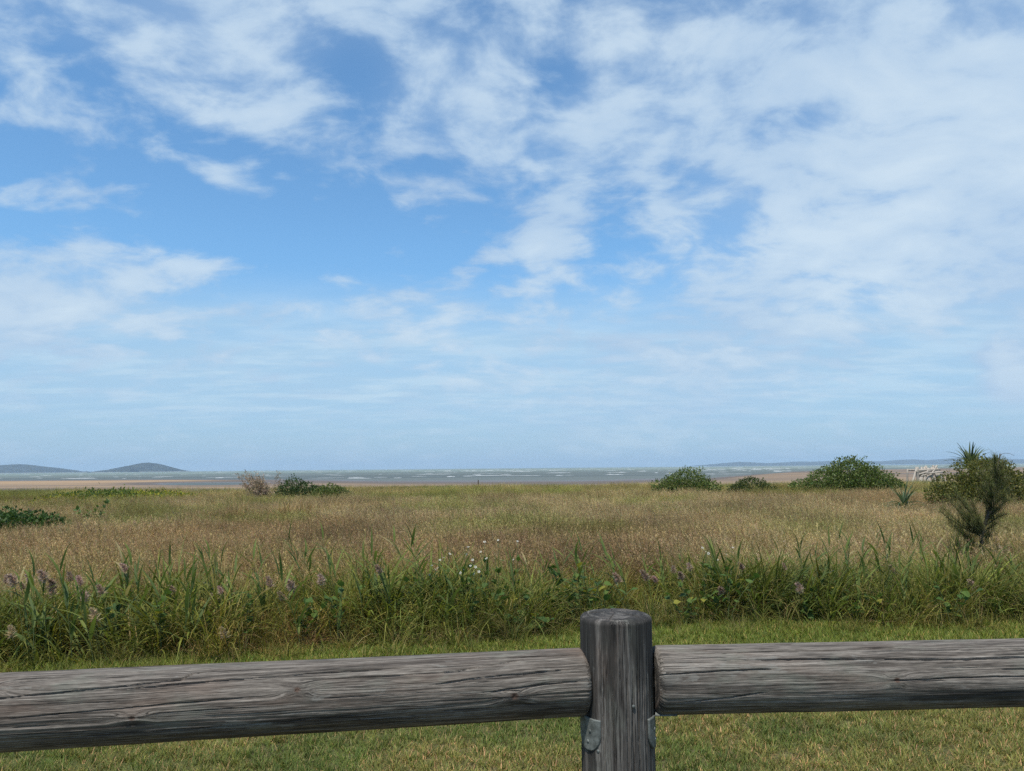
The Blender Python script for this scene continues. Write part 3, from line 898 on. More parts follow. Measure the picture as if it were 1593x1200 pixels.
# ---- the field: waving pink-brown seed grass
PLUME = [(0.41, 0.302, 0.178), (0.35, 0.25, 0.148), (0.45, 0.342, 0.205), (0.37, 0.245, 0.170), (0.50, 0.395, 0.25)]
STEM = [(0.28, 0.21, 0.085), (0.21, 0.18, 0.055), (0.33, 0.255, 0.115)]
protos = []
WIND = math.pi * 0.97
for k in range(7):
    S = Soup()
    blades(S, r, 26, 0.12, (0.18, 0.42), (0.0025, 0.005), [(0.19, 0.17, 0.05), (0.25, 0.20, 0.075), (0.15, 0.155, 0.042), (0.31, 0.235, 0.11)], (0.05, 0.5), (0.3, 1.3), 4)
    n = 17
    a_ = r.uniform(0, 2 * np.pi, n); q = 0.12 * np.sqrt(r.random(n))
    base = np.stack([q * np.cos(a_), q * np.sin(a_), np.zeros(n)], -1)
    az = np.where(r.random(n) < 0.6, WIND + r.normal(0, 0.6, n), a_)
    ln = r.uniform(0.30, 0.52, n)
    V, F, C, P = strips(base, az, r.uniform(0.02, 0.3, n), r.uniform(0.1, 0.7, n), ln, np.full(n, 0.0026), 4, pick(STEM, n, r), 'stem')
    S.add(V, F, C)
    pc = pick(PLUME, n, r, 0.15)
    for i in range(n):
        m = 24
        tt = r.uniform(0.62, 1.0, m) * 4
        j = np.minimum(tt.astype(int), 3); fr = (tt - j)[:, None]
        c_ = P[i][j] * (1 - fr) + P[i][j + 1] * fr
        up = P[i][4] - P[i][3]
        d_ = up[None, :] / np.linalg.norm(up) + r.normal(0, 0.55, (m, 3))
        S.add(*flecks(c_, d_, r.uniform(0.014, 0.030, m), r.uniform(0.003, 0.006, m), np.repeat(pc[i:i + 1], m, 0) * r.uniform(0.8, 1.25, (m, 1)), r))
    protos.append(S.mesh('field_tuft', m_dry))


def field_tint(x, y, r):
    gp = sstep(fbm(x / 2.6, y / 4.0, 71, 4), 0.48, 0.64) * (0.3 + 0.7 * sstep(y, 9, 14))           # greener patches
    dk = sstep(fbm(x / 6.0, y / 9.0, 75, 3), 0.52, 0.70)           # redder, darker patches
    sw = fbm(x / 1.3, y / 2.0, 73, 3) - 0.5                         # swathes
    yl = sstep(y, 24, 33)
    tn = np.ones((len(x), 3))
    tn *= 1 + gp[:, None] * (np.array([0.74, 0.90, 0.62]) - 1)
    tn *= 1 + dk[:, None] * (np.array([0.84, 0.78, 0.76]) - 1)
    tn *= 1 + yl[:, None] * (np.array([0.94, 0.98, 0.78]) - 1)
    tn *= (1 + 0.9 * sw)[:, None]
    return tn * r.uniform(0.72, 1.28, (len(x), 1)) * np.array([1.05, 1.04, 0.95])


x1, y1 = spread(15000, r, 5.6, 15, 0.88); x2, y2 = spread(34000, r, 15, 44, 0.88)
x = np.concatenate([x1, x2]); y = np.concatenate([y1, y2])
k = y > verge_y(x) + 1.15 + 0.5 * r.random(len(x))
x, y = x[k], y[k]
YPATCH = on_z(178, 777, 0.30)
inpatch = ((x - YPATCH.x) / 1.9) ** 2 + ((y - YPATCH.y) / 2.0) ** 2 < 1.0
k = ~inpatch
x, y = x[k], y[k]
a = place(x, y, r, 0.8, 1.15, 7, field_tint(x, y, r), lean=0.08)
a[1][:, 2] = r.normal(0, 0.6, len(x))
near_edge = (1 - 0.35 * sstep(y, 34, 41)) * (0.72 + 0.55 * fbm(x / 1.6, y / 2.2, 77, 3))
bl_ = fbm(x / 2.0, y / 2.5, 78, 3) - 0.5
a[1][:, 1] += -0.9 * np.clip(bl_ + 0.1, 0, 1)
a[1][:, 0] += 0.5 * (fbm(x / 1.5, y / 1.5, 79, 2) - 0.5)
a[2][:] *= near_edge[:, None]
scatter('field_grass', protos, *a, 'field of pink-brown seeding grass behind the weedy verge', 'grass')

# ---- dune edge: greener, coarser grass in front of the beach
protos = []
for k in range(4):
    S = Soup()
    blades(S, r, 46, 0.20, (0.22, 0.50), (0.006, 0.012), [(0.21, 0.21, 0.06), (0.15, 0.18, 0.05), (0.28, 0.25, 0.09), (0.12, 0.15, 0.05)], (0.02, 0.5), (0.1, 1.0), 4)
    blades(S, r, 12, 0.2, (0.3, 0.5), (0.005, 0.010), STRAW, (0.02, 0.5), (0.1, 1.0), 4)
    protos.append(S.mesh('dune_tuft', m_grass))
x, y = spread(16000, r, 27, 43.5, 0.9)
k = (r.random(len(x)) < sstep(y + 3.0 * (fbm(x / 4, y / 4, 34, 3) - 0.5), 30.5, 36.5)) & (y < 41.5 + 2 * fbm(x / 5, x * 0, 33))
x, y = x[k], y[k]
pa = fbm(x / 4.5, y / 4.0, 81, 3)
left = 1 - sstep(x / y, -0.42, -0.25)
tn = np.ones((len(x), 3)) * (0.75 + 0.6 * sstep(pa, 0.35, 0.65))[:, None]
tn *= 1 + left[:, None] * sstep(y, 33, 37)[:, None] * (np.array([1.15, 1.12, 2.3]) - 1)       # silvery spinifex at the left
tn *= r.uniform(0.8, 1.2, (len(x), 1))
a = place(x, y, r, 0.65, 1.05, 4, tn)
scatter('dune_grass', protos, *a, 'green dune grass along the seaward edge of the field', 'grass')

# ---- yellow-green runner patch at the left
S = Soup()
n = 260
c_ = np.stack([r.normal(0, 0.16, n), r.normal(0, 0.16, n), r.uniform(0.02, 0.22, n)], -1)
S.add(*flecks(c_, r.normal(0, 1, (n, 3)) + np.array([0, 0, 0.8]), r.uniform(0.04, 0.08, n), r.uniform(0.025, 0.05, n), pick([(0.30, 0.27, 0.03), (0.22, 0.23, 0.03), (0.36, 0.31, 0.04), (0.13, 0.17, 0.03)], n, r), r))
S2 = Soup()
c2 = c_ * np.array([1, 1, 1.3])
S2.add(*flecks(c2, r.normal(0, 1, (n, 3)) + np.array([0, 0, 0.8]), r.uniform(0.04, 0.08, n), r.uniform(0.025, 0.05, n), pick([(0.11, 0.15, 0.035), (0.15, 0.18, 0.04), (0.09, 0.12, 0.03)], n, r), r))
n = 420
x = YPATCH.x + r.normal(0, 1.05, n); y = YPATCH.y + r.normal(0, 1.1, n)
pts = place(x, y, r, 1.35, 1.85, 2, np.ones((n, 3)) * r.uniform(0.75, 1.2, (n, 1)))
d_ = ((x - YPATCH.x) / 2.6) ** 2 + ((y - YPATCH.y) / 3.2) ** 2
pts[4][:] = np.where(r.random(n) < 0.06 + 0.2 * sstep(fbm(x, y / 2, 91), 0.45, 0.6), 1, 0)
scatter('ground_creeper', [S.mesh('creeper_tuft', m_grass), S2.mesh('creeper_tuft', m_grass)], *pts, 'patch of yellow-green creeping runners in the field', 'ground cover')

# ---- the unmown verge between lawn and field
protos = []
VG = [(0.12, 0.15, 0.036), (0.155, 0.18, 0.042), (0.09, 0.12, 0.032), (0.20, 0.205, 0.055), (0.235, 0.205, 0.08)]
for k in range(12):
    S = Soup()
    if k >= 9:     # broad arching blades
        blades(S, r, 15, 0.06, (0.34, 0.72), (0.012, 0.022), VG[:3] + [(0.17, 0.20, 0.045)], (0.05, 0.75), (0.6, 2.0), 8, 'leaf')
        blades(S, r, 10, 0.08, (0.2, 0.5), (0.005, 0.010), VG, (0.1, 0.9), (0.5, 1.8), 6)
    elif k < 4:      # arching green grass
        blades(S, r, 26, 0.08, (0.30, 0.68), (0.006, 0.013), VG, (0.05, 0.6), (0.5, 2.1), 7)
        blades(S, r, 7, 0.10, (0.2, 0.5), (0.004, 0.008), STRAW, (0.3, 1.0), (0.4, 1.6), 5)
    elif k < 7:    # fine grass
        blades(S, r, 44, 0.10, (0.2, 0.58), (0.003, 0.006), VG + [(0.18, 0.17, 0.06)], (0.05, 0.7), (0.4, 2.0), 6)
        blades(S, r, 14, 0.11, (0.15, 0.4), (0.003, 0.006), STRAW, (0.4, 1.2), (0.4, 1.6), 5)
    else:          # dead thatch
        blades(S, r, 46, 0.12, (0.18, 0.42), (0.002, 0.005), [(0.27, 0.205, 0.115), (0.20, 0.15, 0.085), (0.15, 0.105, 0.06), (0.33, 0.26, 0.16)], (0.5, 1.35), (0.2, 1.4), 5)
    protos.append(S.mesh('verge_tuft', m_grass))
n = 3500
x = r.uniform(-6.2, 7.2, n); t_ = r.random(n) ** 0.8
y = verge_y(x) + 0.02 + t_ * 1.75
fr_ = r.random(n) < 0.09
y = np.where(fr_, verge_y(x) - 0.30 * r.random(n) ** 1.5, y); t_ = np.where(fr_, 0.0, t_)
dens = sstep(fbm(x * 0.9, y * 0.9, 95, 3), 0.28, 0.5)
k = r.random(n) < 0.45 + 0.55 * dens
x, y, t_, fr_ = x[k], y[k], t_[k], fr_[k]
n = len(x)
mix_ = fbm(x * 0.8, y * 0.5, 97, 3)
idx = np.where(r.random(n) < 0.10 + 0.5 * sstep(mix_, 0.5, 0.68) * (t_ < 0.5), r.integers(7, 9, n), np.where(r.random(n) < 0.55, r.integers(0, 4, n), r.integers(4, 7, n)))
tn = np.stack([1 + 0.3 * sstep(mix_, 0.4, 0.7), 1 + 0.12 * sstep(mix_, 0.4, 0.7), np.ones(n)], -1) * r.uniform(0.6, 1.2, (n, 1)) * np.array([1.2, 1.14, 1.0]) * (0.7 + 0.55 * fbm(x * 1.2, y * 1.2, 96, 3))[:, None]
bro = (fbm(x * 1.1 + 40, y * 0.8, 99, 3) > 0.50) & (r.random(n) < 0.55) & (t_ > 0.04)
idx = np.where(bro, r.integers(9, 12, n), idx)
a = place(x, y, r, 0.70, 1.08, 12, tn, lean=0.18)
a[2][:] *= np.where(fr_, r.uniform(0.3, 0.65, n), 1.0)[:, None]
hgt = (0.62 + 0.38 * sstep(t_, 0.0, 0.3) - 0.22 * sstep(t_, 0.75, 1.0)) * (0.50 + 0.98 * fbm(x * 1.7, y * 1.2, 93, 3))
a[2][:] *= hgt[:, None]
a[4][:] = idx
scatter('verge_grass', protos, *a, 'tangled long green and dead grass of the unmown verge', 'grass')


# ------------------------------------------------------------------ shrubs, trees and single plants
m_bark, t = new_mat('grey_brown_bark')
n = t.noise(t.v('MULTIPLY', pos(t), (30, 30, 8)), 1.0, 4.0)
finish(t, principled(t, t.mix(n, (0.045, 0.036, 0.028), (0.13, 0.105, 0.08)), 0.9, 0.1, bump(t, n, 0.5, 0.01)))
m_drift, t = new_mat('bleached_driftwood')
n = t.noise(t.v('MULTIPLY', pos(t), (14, 14, 14)), 1.0, 5.0)
finish(t, principled(t, t.mix(n, (0.24, 0.205, 0.165), (0.50, 0.45, 0.38)), 0.85, 0.15, bump(t, n, 0.4, 0.02)))
m_bushleaf = veg_mat('glossy_bush_leaves', False, 0.30, 0.5, 0.22)
m_straw = veg_mat('straw', False, 0.3, 0.8, 0.1)


def tube(pts, rad, k=6):
    pts = np.array([tuple(p) for p in pts], float); rad = np.asarray(rad, float)
    n = len(pts)
    tg = np.gradient(pts, axis=0); tg /= np.linalg.norm(tg, axis=1, keepdims=True) + 1e-9
    ref = np.array([0.31, 0.95, 0.05]) if abs(tg[0][2]) > 0.8 else np.array([0, 0, 1.0])
    s = np.cross(tg, ref); s /= np.linalg.norm(s, axis=1, keepdims=True) + 1e-9
    u = np.cross(tg, s)
    a = np.linspace(0, 2 * np.pi, k, endpoint=False)
    V = pts[:, None, :] + rad[:, None, None] * (np.cos(a)[None, :, None] * s[:, None, :] + np.sin(a)[None, :, None] * u[:, None, :])
    i = np.arange(n - 1)[:, None]; j = np.arange(k)[None, :]
    F = np.stack([i * k + j, i * k + (j + 1) % k, (i + 1) * k + (j + 1) % k, (i + 1) * k + j], -1).reshape(-1, 4)
    caps = np.array([[0, k - 1 - q, k - 2 - q] for q in range(k - 2)] + [[(n - 1) * k, (n - 1) * k + q + 1, (n - 1) * k + q + 2] for q in range(k - 2)])
    return V.reshape(-1, 3), F, caps


def tubes_mesh(name, lst, mat):
    V, F, T, o = [], [], [], 0
    for pts, rad, k in lst:
        v, f, c = tube(pts, rad, k); V.append(v); F.append(f + o); T.append(c + o); o += len(v)
    me = make_mesh(name, np.concatenate(V), [np.concatenate(F), np.concatenate(T)], smooth=True)
    me.materials.append(mat)
    return me


def bez(a, b, c, n=8):
    t = np.linspace(0, 1, n)[:, None]
    a, b, c = (np.array(tuple(q), float) for q in (a, b, c))
    return a * (1 - t) ** 2 + 2 * b * t * (1 - t) + c * t * t


def shrub(name, base, lumps, nleaf, leaf, cols, label, seed, twig=0, mat=None, outward=0.9, group=None, cat='bush', aspect=0.55):
    """lumps: (x, y, z, rx, ry, rz) from the base; leaves lie through the outer shell of every lump"""
    r = np.random.default_rng(seed)
    root = thing(name, base, label, cat, group)
    L = np.array(lumps, float)
    area = (L[:, 3] * L[:, 5]); cnt = (nleaf * 1.9 * area / area.sum()).astype(int)
    S = Soup(); stems = []
    for q, m in zip(L, cnt):
        d = r.normal(size=(m, 3)); d /= np.linalg.norm(d, axis=1, keepdims=True)
        rad = 0.66 + 0.40 * r.random(m) ** 0.6
        lum = 0.64 + 0.76 * fbm(d[:, 0] * 3.2 + 9 + q[0], d[:, 2] * 3.2 + 9 + d[:, 1] * 2.0, seed, 3)
        c = q[:3] + d * q[3:6] * (rad * lum)[:, None]
        k = c[:, 2] > 0.02
        c, d = c[k], d[k]; m = len(c)
        dr = d * outward + r.normal(0, 0.75, (m, 3)) + np.array([0, 0, 0.35])
        ln = r.uniform(*leaf, m)
        S.add(*flecks(c, dr, ln, ln * r.uniform(aspect * 0.8, aspect * 1.2, m), pick(cols, m, r, 0.16), r))
        for _ in range(3):
            e = q[:3] + r.normal(size=3) * q[3:6] * 0.5; e[2] = max(e[2], 0.08)
            b0 = np.array([r.normal(0, 0.06) + q[0] * 0.4, r.normal(0, 0.06) + q[1] * 0.4, -0.05])
            stems.append((bez(b0, (b0 + e) / 2 + np.array([0, 0, 0.15]) + r.normal(0, 0.05, 3), e), np.linspace(0.016, 0.005, 8), 5))
    for _ in range(twig):
        q = L[r.integers(0, len(L))]
        d = r.normal(size=3); d[2] = abs(d[2]) + 0.4; d /= np.linalg.norm(d)
        a_ = q[:3] + d * q[3:6] * 0.7; b_ = q[:3] + d * q[3:6] * r.uniform(1.15, 1.5)
        stems.append((bez(a_, (a_ + b_) / 2 + r.normal(0, 0.04, 3), b_), np.linspace(0.007, 0.003, 8), 4))
    fo = link('foliage', S.mesh('foliage', mat or m_bushleaf, False), None, root); fo['kind'] = 'stuff'
    sm_ = link('stems', tubes_mesh('stems', stems, m_bark), None, root); sm_['kind'] = 'stuff'
    return root


def base_at(px, Y):
    p = at(px, 760, Y)
    return Vector((p.x, Y, float(land_z(p.x, Y))))


def m_per_px(Y):
    return Y / FPX


BG = [(0.095, 0.135, 0.032), (0.115, 0.155, 0.038), (0.065, 0.095, 0.026), (0.16, 0.19, 0.055)]
BGL = [(0.105, 0.14, 0.038), (0.13, 0.165, 0.042), (0.075, 0.105, 0.03), (0.17, 0.19, 0.055)]
# big bush
shrub('coastal_bush', base_at(1318, 30), [(0.15, 0, 0.78, 0.95, 0.9, 0.74), (-0.75, 0, 0.55, 0.85, 0.8, 0.62), (-1.45, 0.1, 0.38, 0.75, 0.7, 0.40), (1.0, -0.1, 0.52, 0.85, 0.8, 0.62),
      (1.65, 0, 0.35, 0.55, 0.6, 0.42), (0.5, -0.5, 0.5, 0.9, 0.6, 0.55), (-0.2, -0.45, 0.45, 0.9, 0.6, 0.5), (0.25, 0.1, 1.02, 0.55, 0.55, 0.38)], 9500, (0.06, 0.11), BG + BGL[:2],
      'large dense green bush standing tallest at the far edge of the field', 101, twig=10)
shrub('coastal_bush', base_at(1068, 30), [(0.05, 0, 0.62, 0.75, 0.7, 0.62), (-0.6, 0, 0.42, 0.7, 0.6, 0.50), (0.75, 0, 0.38, 0.6, 0.6, 0.42), (0.1, -0.3, 0.45, 0.8, 0.5, 0.45), (-0.95, 0.1, 0.3, 0.35, 0.4, 0.36)], 5200, (0.05, 0.10), BGL + BG[:2],
      'mid-sized domed green bush in the field beside a smaller low bush', 102, twig=8)
shrub('coastal_bush', base_at(1168, 29.5), [(0, 0, 0.42, 0.62, 0.6, 0.44), (-0.5, 0, 0.3, 0.42, 0.5, 0.34), (0.55, 0, 0.28, 0.45, 0.5, 0.30)], 2600, (0.05, 0.09), [(0.07, 0.09, 0.025), (0.10, 0.115, 0.03), (0.05, 0.07, 0.02)],
      'small low olive-green bush between two larger bushes', 103, twig=3)
# left pair and the dry bush
shrub('coastal_bush', base_at(460, 28), [(-0.1, 0, 0.62, 0.40, 0.45, 0.40), (0.3, 0, 0.52, 0.36, 0.4, 0.34), (-0.3, -0.1, 0.4, 0.36, 0.4, 0.40), (0.68, 0, 0.42, 0.30, 0.35, 0.30), (0.2, -0.1, 0.35, 0.6, 0.4, 0.3)], 2300, (0.05, 0.09), [(0.05, 0.085, 0.028), (0.065, 0.105, 0.033), (0.04, 0.065, 0.024), (0.09, 0.12, 0.045)],
      'dark green leafy bush beside the dry straw-coloured shrub', 104, twig=7)
shrub('coastal_bush', base_at(514, 27.5), [(0, 0, 0.38, 0.5, 0.45, 0.40), (0.32, 0, 0.30, 0.38, 0.4, 0.34), (-0.3, 0, 0.33, 0.36, 0.4, 0.36)], 2300, (0.04, 0.08), BGL + [(0.15, 0.18, 0.05)],
      'bright green low bush next to the dark leafy bush', 105, twig=6)
# low dark creeper at the left, nearer
shrub('low_shrub', base_at(38, 14.2), [(0, 0, 0.36, 0.55, 0.5, 0.26), (-0.55, 0.1, 0.40, 0.5, 0.5, 0.28), (0.45, -0.05, 0.33, 0.42, 0.4, 0.22), (0.78, -0.1, 0.27, 0.34, 0.3, 0.16), (-1.1, 0, 0.42, 0.55, 0.5, 0.3)], 4600, (0.035, 0.07), [(0.06, 0.105, 0.022), (0.065, 0.115, 0.028), (0.04, 0.075, 0.02)],
      'low spreading bright-leaved creeper mound in the field', 106, aspect=0.7)
# olive bush behind the casuarina, and its neighbour out to the right
OL = [(0.11, 0.115, 0.028), (0.145, 0.145, 0.035), (0.075, 0.085, 0.024), (0.18, 0.17, 0.045)]
shrub('coastal_bush', base_at(1528, 19.5), [(0.1, 0, 0.92, 0.66, 0.6, 0.52), (-0.55, 0, 0.68, 0.58, 0.5, 0.38), (0.5, 0.1, 0.72, 0.5, 0.5, 0.46), (-1.0, 0, 0.52, 0.42, 0.4, 0.26), (0, -0.2, 0.55, 0.75, 0.5, 0.36), (0.25, 0.1, 1.15, 0.36, 0.4, 0.26)], 8200, (0.04, 0.08), OL,
      'olive-green bush with a domed crown standing behind the young she-oak', 107, twig=10)
shrub('coastal_bush', base_at(1608, 20.5), [(0, 0, 0.62, 0.62, 0.6, 0.46), (0.9, 0, 0.6, 0.8, 0.6, 0.5), (-0.35, 0, 0.5, 0.42, 0.4, 0.40)], 4600, (0.04, 0.08), [(0.10, 0.105, 0.028), (0.13, 0.13, 0.035), (0.075, 0.08, 0.024)],
      'olive-green bush joining the domed bush on its right side', 108, twig=4)

# dry feathery shrub
r = np.random.default_rng(120)
b = base_at(410, 28)
root = thing('dry_shrub', b, 'dead straw-coloured feathery shrub beside the dark leafy bush', 'shrub')
S = Soup(); st = []
for i in range(46):
    a_ = r.normal(0, 0.22, 2); az = r.normal(math.pi * 0.8, 1.2); L = r.uniform(0.7, 1.35)
    tip = np.array([a_[0] + math.cos(az) * L * 0.42 - 0.12, a_[1] + math.sin(az) * 0.2, L * r.uniform(0.80, 1.0)])
    p = bez((a_[0], a_[1], -0.03), (a_[0] + 0.1 * (tip[0] - a_[0]), a_[1], tip[2] * 0.6), tip)
    st.append((p, np.linspace(0.007, 0.002, 8), 4))
    m = 90
    tt = r.uniform(1.4, 6.99, m); j = tt.astype(int); fr = (tt - j)[:, None]
    c_ = p[j] * (1 - fr) + p[j + 1] * fr + r.normal(0, 0.035, (m, 3))
    d_ = (p[-1] - p[-2])[None, :] / np.linalg.norm(p[-1] - p[-2]) + r.normal(0, 0.6, (m, 3))
    S.add(*flecks(c_, d_, r.uniform(0.06, 0.12, m), r.uniform(0.014, 0.028, m), pick([(0.38, 0.285, 0.20), (0.30, 0.22, 0.16), (0.45, 0.35, 0.25), (0.22, 0.16, 0.12)], m, r), r))
fo = link('foliage', S.mesh('foliage', m_straw, False), None, root); fo['kind'] = 'stuff'
link('stems', tubes_mesh('stems', st, m_bark), None, root)


# strap-leaved plants
def strap_leaf(L, w, tilt, curv, col, seed):
    r = np.random.default_rng(seed)
    o = np.zeros((1, 3))
    V, F, C, _ = strips(o, np.zeros(1), np.array([tilt]), np.array([curv]), np.array([L]), np.array([w]), 9, np.array([col]), 'blade', None, 0.45)
    S = Soup(); S.add(V, F, C)
    return S.mesh('leaf', m_bushleaf)


def strap_plant(name, base, H, n, L, w, label, cat, seed, trunk_r, cols, up=0.15, group=None):
    r = np.random.default_rng(seed)
    root = thing(name, base, label, cat, group)
    if H > 0.1:
        link('trunk', tubes_mesh('trunk', [(bez((0, 0, -0.1), (0.05, 0, H * 0.5), (0, 0, H)), np.linspace(trunk_r * 1.2, trunk_r, 8), 9)], m_bark), None, root)
    kinds = [strap_leaf(1.0, w, tl, cv, cols[q % len(cols)], seed + q) for q, (tl, cv) in enumerate(((up, 0.35), (up + 0.3, 0.8), (up + 0.6, 1.0), (up + 0.85, 1.0), (up + 1.1, 0.8), (up + 0.6, 1.7)))]
    for i in range(n):
        q = min(5, int(i / n * 6)) if r.random() < 0.75 else r.integers(0, 6)
        lf = link('leaf', kinds[q], None, root)
        lf.location = (r.normal(0, trunk_r * 0.5), r.normal(0, trunk_r * 0.5), H + 0.10 * (1 - i / n) - 0.06)
        lf.rotation_euler = (r.normal(0, 0.12), r.normal(0, 0.12), i * 2.399 + r.normal(0, 0.2))
        s = L * r.uniform(0.75, 1.1); lf.scale = (s, s, s)
    return root


pb = base_at(1514, 21.5)
ztop = at(1514, 698, 21.5).z
strap_plant('screw_pine', pb, ztop - pb.z - 0.50, 66, 0.72, 0.12, 'spiky screw pine with a rosette of strap leaves rising above the olive bush', 'tree', 130, 0.07, [(0.075, 0.10, 0.045), (0.10, 0.13, 0.055), (0.06, 0.085, 0.04)])
pb = base_at(1403, 19.0)
strap_plant('screw_pine', pb, 0.30, 34, 0.66, 0.11, 'small spiky screw pine seedling in front of the large dense bush', 'plant', 131, 0.035, [(0.09, 0.125, 0.06), (0.11, 0.15, 0.075), (0.07, 0.10, 0.05)])

# young she-oak: leaning trunk, wispy needle branches
r = np.random.default_rng(140)
YC = 8.7
cb = at(1523, 862, YC); cb.z = float(land_z(cb.x, YC))
root = thing('she_oak', cb, 'young wispy dark she-oak with needle foliage growing at the edge of the field', 'tree')


def cpt(px, py, dy=0.0):
    p = at(px, py, YC + dy) - cb
    return np.array([p.x, p.y, p.z])


trunk = np.array([(0, 0, -0.05), cpt(1526, 838), cpt(1533, 812), cpt(1543, 785), cpt(1549, 755), cpt(1552, 725), cpt(1556, 706)])
tr_t = np.linspace(0, 1, len(trunk)); tq = np.linspace(0, 1, 22)
tp = np.stack([np.interp(tq, tr_t, trunk[:, i]) for i in range(3)], -1)
link('trunk', tubes_mesh('trunk', [(tp, np.linspace(0.024, 0.005, 22), 8)], m_bark), None, root)
tips = [(1466, 790, .1), (1462, 795, -.15), (1474, 775, .2), (1485, 765, -.2), (1492, 785, 0), (1500, 778, .2), (1478, 812, -.1), (1490, 820, .15), (1505, 800, -.2), (1512, 780, .1),
        (1500, 832, -.1), (1515, 822, .2), (1530, 760, .15), (1538, 745, -.2), (1525, 735, .1), (1542, 730, .2), (1560, 735, -.1), (1568, 745, .1), (1572, 762, .2), (1563, 770, -.2), (1570, 778, 0),
        (1480, 835, .1), (1508, 845, -.1), (1540, 830, .15), (1494, 800, .1), (1520, 805, -.2), (1548, 795, .1), (1552, 715, .05), (1548, 712, -.1), (1562, 718, .1), (1556, 790, .15), (1566, 800, -.1), (1545, 770, -.15), (1535, 775, .1), (1520, 760, -.1), (1550, 815, .1)]
br = []; S = Soup()
for i, (px, py, dy) in enumerate(tips):
    tip = cpt(px, py, dy)
    h = np.clip((tip[2]) * (0.62 if px < 1515 else 0.80), 0.22, tp[-1][2])
    k = int(np.argmin(np.abs(tp[:, 2] - h)))
    a0 = tp[k]
    p = bez(a0, a0 * 0.45 + tip * 0.55 + np.array([0, 0, -0.06 if px < 1515 else 0.03]), tip, 10)
    br.append((p, np.linspace(0.008, 0.002, 10), 5))
    m = 430 if px < 1515 else 300
    tt = r.uniform(1.0, 8.99, m); j = tt.astype(int); fr = (tt - j)[:, None]
    c_ = p[j] * (1 - fr) + p[j + 1] * fr + r.normal(0, 0.012, (m, 3))
    dirn = (p[-1] - p[3]) / np.linalg.norm(p[-1] - p[3])
    d_ = dirn[None, :] * 0.8 + r.normal(0, 0.6, (m, 3)) + np.array([0, 0, 0.1])
    d_ /= np.linalg.norm(d_, axis=1, keepdims=True)
    az = np.arctan2(d_[:, 1], d_[:, 0]); tl = np.arccos(np.clip(d_[:, 2], -1, 1))
    S.add(*strips(c_, az, tl, r.uniform(0.2, 1.4, m), r.uniform(0.06, 0.15, m), r.uniform(0.0022, 0.004, m), 3, pick([(0.10, 0.12, 0.045), (0.075, 0.09, 0.036), (0.14, 0.15, 0.055), (0.18, 0.16, 0.075)], m, r))[:3])
wisp = bez(cpt(1554, 712), cpt(1560, 700), cpt(1578, 709), 10)
br.append((wisp, np.linspace(0.003, 0.0015, 10), 4))
link('branches', tubes_mesh('branches', br, m_bark), None, root)
fo = link('foliage', S.mesh('foliage', m_straw), None, root); fo['kind'] = 'stuff'

# seedling sprig, dead twig, dry clumps
b = base_at(142, 15.2)
root = thing('seedling_shrub', b, 'sparse light-green seedling beside the low creeper mound', 'plant')
r = np.random.default_rng(150); st = []
leaf_me = None
S = Soup(); S.add(*strips(np.zeros((1, 3)), np.zeros(1), np.array([0.9]), np.array([0.5]), np.array([0.09]), np.array([0.05]), 5, np.array([(0.10, 0.15, 0.04)]), 'leaf', None, 0.2)[:3]); leaf_a = S.mesh('leaf', m_bushleaf)
for i, (tx, tz) in enumerate(((0.30, 0.72), (0.18, 0.66), (-0.02, 0.58), (-0.26, 0.60), (0.24, 0.50), (-0.12, 0.48))):
    p = bez((0, 0, 0), (tx * 0.2, r.normal(0, 0.05), tz * 0.6), (tx, r.normal(0, 0.1), tz))
    st.append((p, np.linspace(0.008, 0.003, 8), 5))
    for q in range(3, 8):
        for s_ in (0, 1, 2):
            lf = link('leaf', leaf_a, None, root); lf.location = p[q]; lf.rotation_euler = (r.normal(0, .4), r.normal(0, .4), r.uniform(0, 6.28)); s = r.uniform(0.8, 1.3); lf.scale = (s, s, s)
link('stems', tubes_mesh('stems', st, m_bark), None, root)

b = base_at(286, 14.5)
root = thing('dead_twig', b, 'thin bare dead twig sticking out of the field grass', 'twig')
st = []
for px, py in ((266, 792), (272, 795), (279, 797)):
    tip = at(px, py, 14.5) - b
    st.append((bez((0, 0, 0), (tip.x * 0.3 + 0.02, 0.03, tip.z * 0.6), tip), np.linspace(0.008, 0.003, 8), 5))
tip = at(296, 806, 14.5) - b; st.append((bez((0, 0, 0), (0.06, 0, tip.z * 0.6), tip), np.linspace(0.007, 0.003, 8), 5))
link('branches', tubes_mesh('branches', st[:2], m_bark), None, root); link('stems', tubes_mesh('stems', st[2:], m_bark), None, root)
r = np.random.default_rng(160)
for px, w_, lab in ((458, 0.42, 'broad clump of dry tan grass standing in the field'), (516, 0.26, 'narrow clump of dry tan grass beside the broad dry clump'), (552, 0.10, 'thin tuft of dry tan grass past the narrow dry clump'), (374, 0.14, 'small dry tan grass tuft below the feathery dead shrub')):
    b = base_at(px, 18.2)
    root = thing('dry_grass_clump', b, lab, 'grass clump')
    for q in range(2):
        S = Soup(); n = int(170 * w_ / 0.4) + 20
        base = np.stack([r.uniform(-w_, w_, n), r.normal(0, 0.14, n), np.full(n, -0.02)], -1)
        S.add(*strips(base, r.uniform(0, 6.28, n), r.uniform(0.02, 0.35, n), r.uniform(0.3, 2.3, n), r.uniform(0.55, 0.95, n), r.uniform(0.010, 0.018, n), 7, pick([(0.44, 0.31, 0.14), (0.36, 0.25, 0.11), (0.52, 0.39, 0.19)] if q == 0 else [(0.22, 0.15, 0.085), (0.30, 0.21, 0.11)], n, r))[:3])
        fo = link('seed_stalks' if q else 'blades', S.mesh('blades', m_straw), None, root); fo['kind'] = 'stuff'

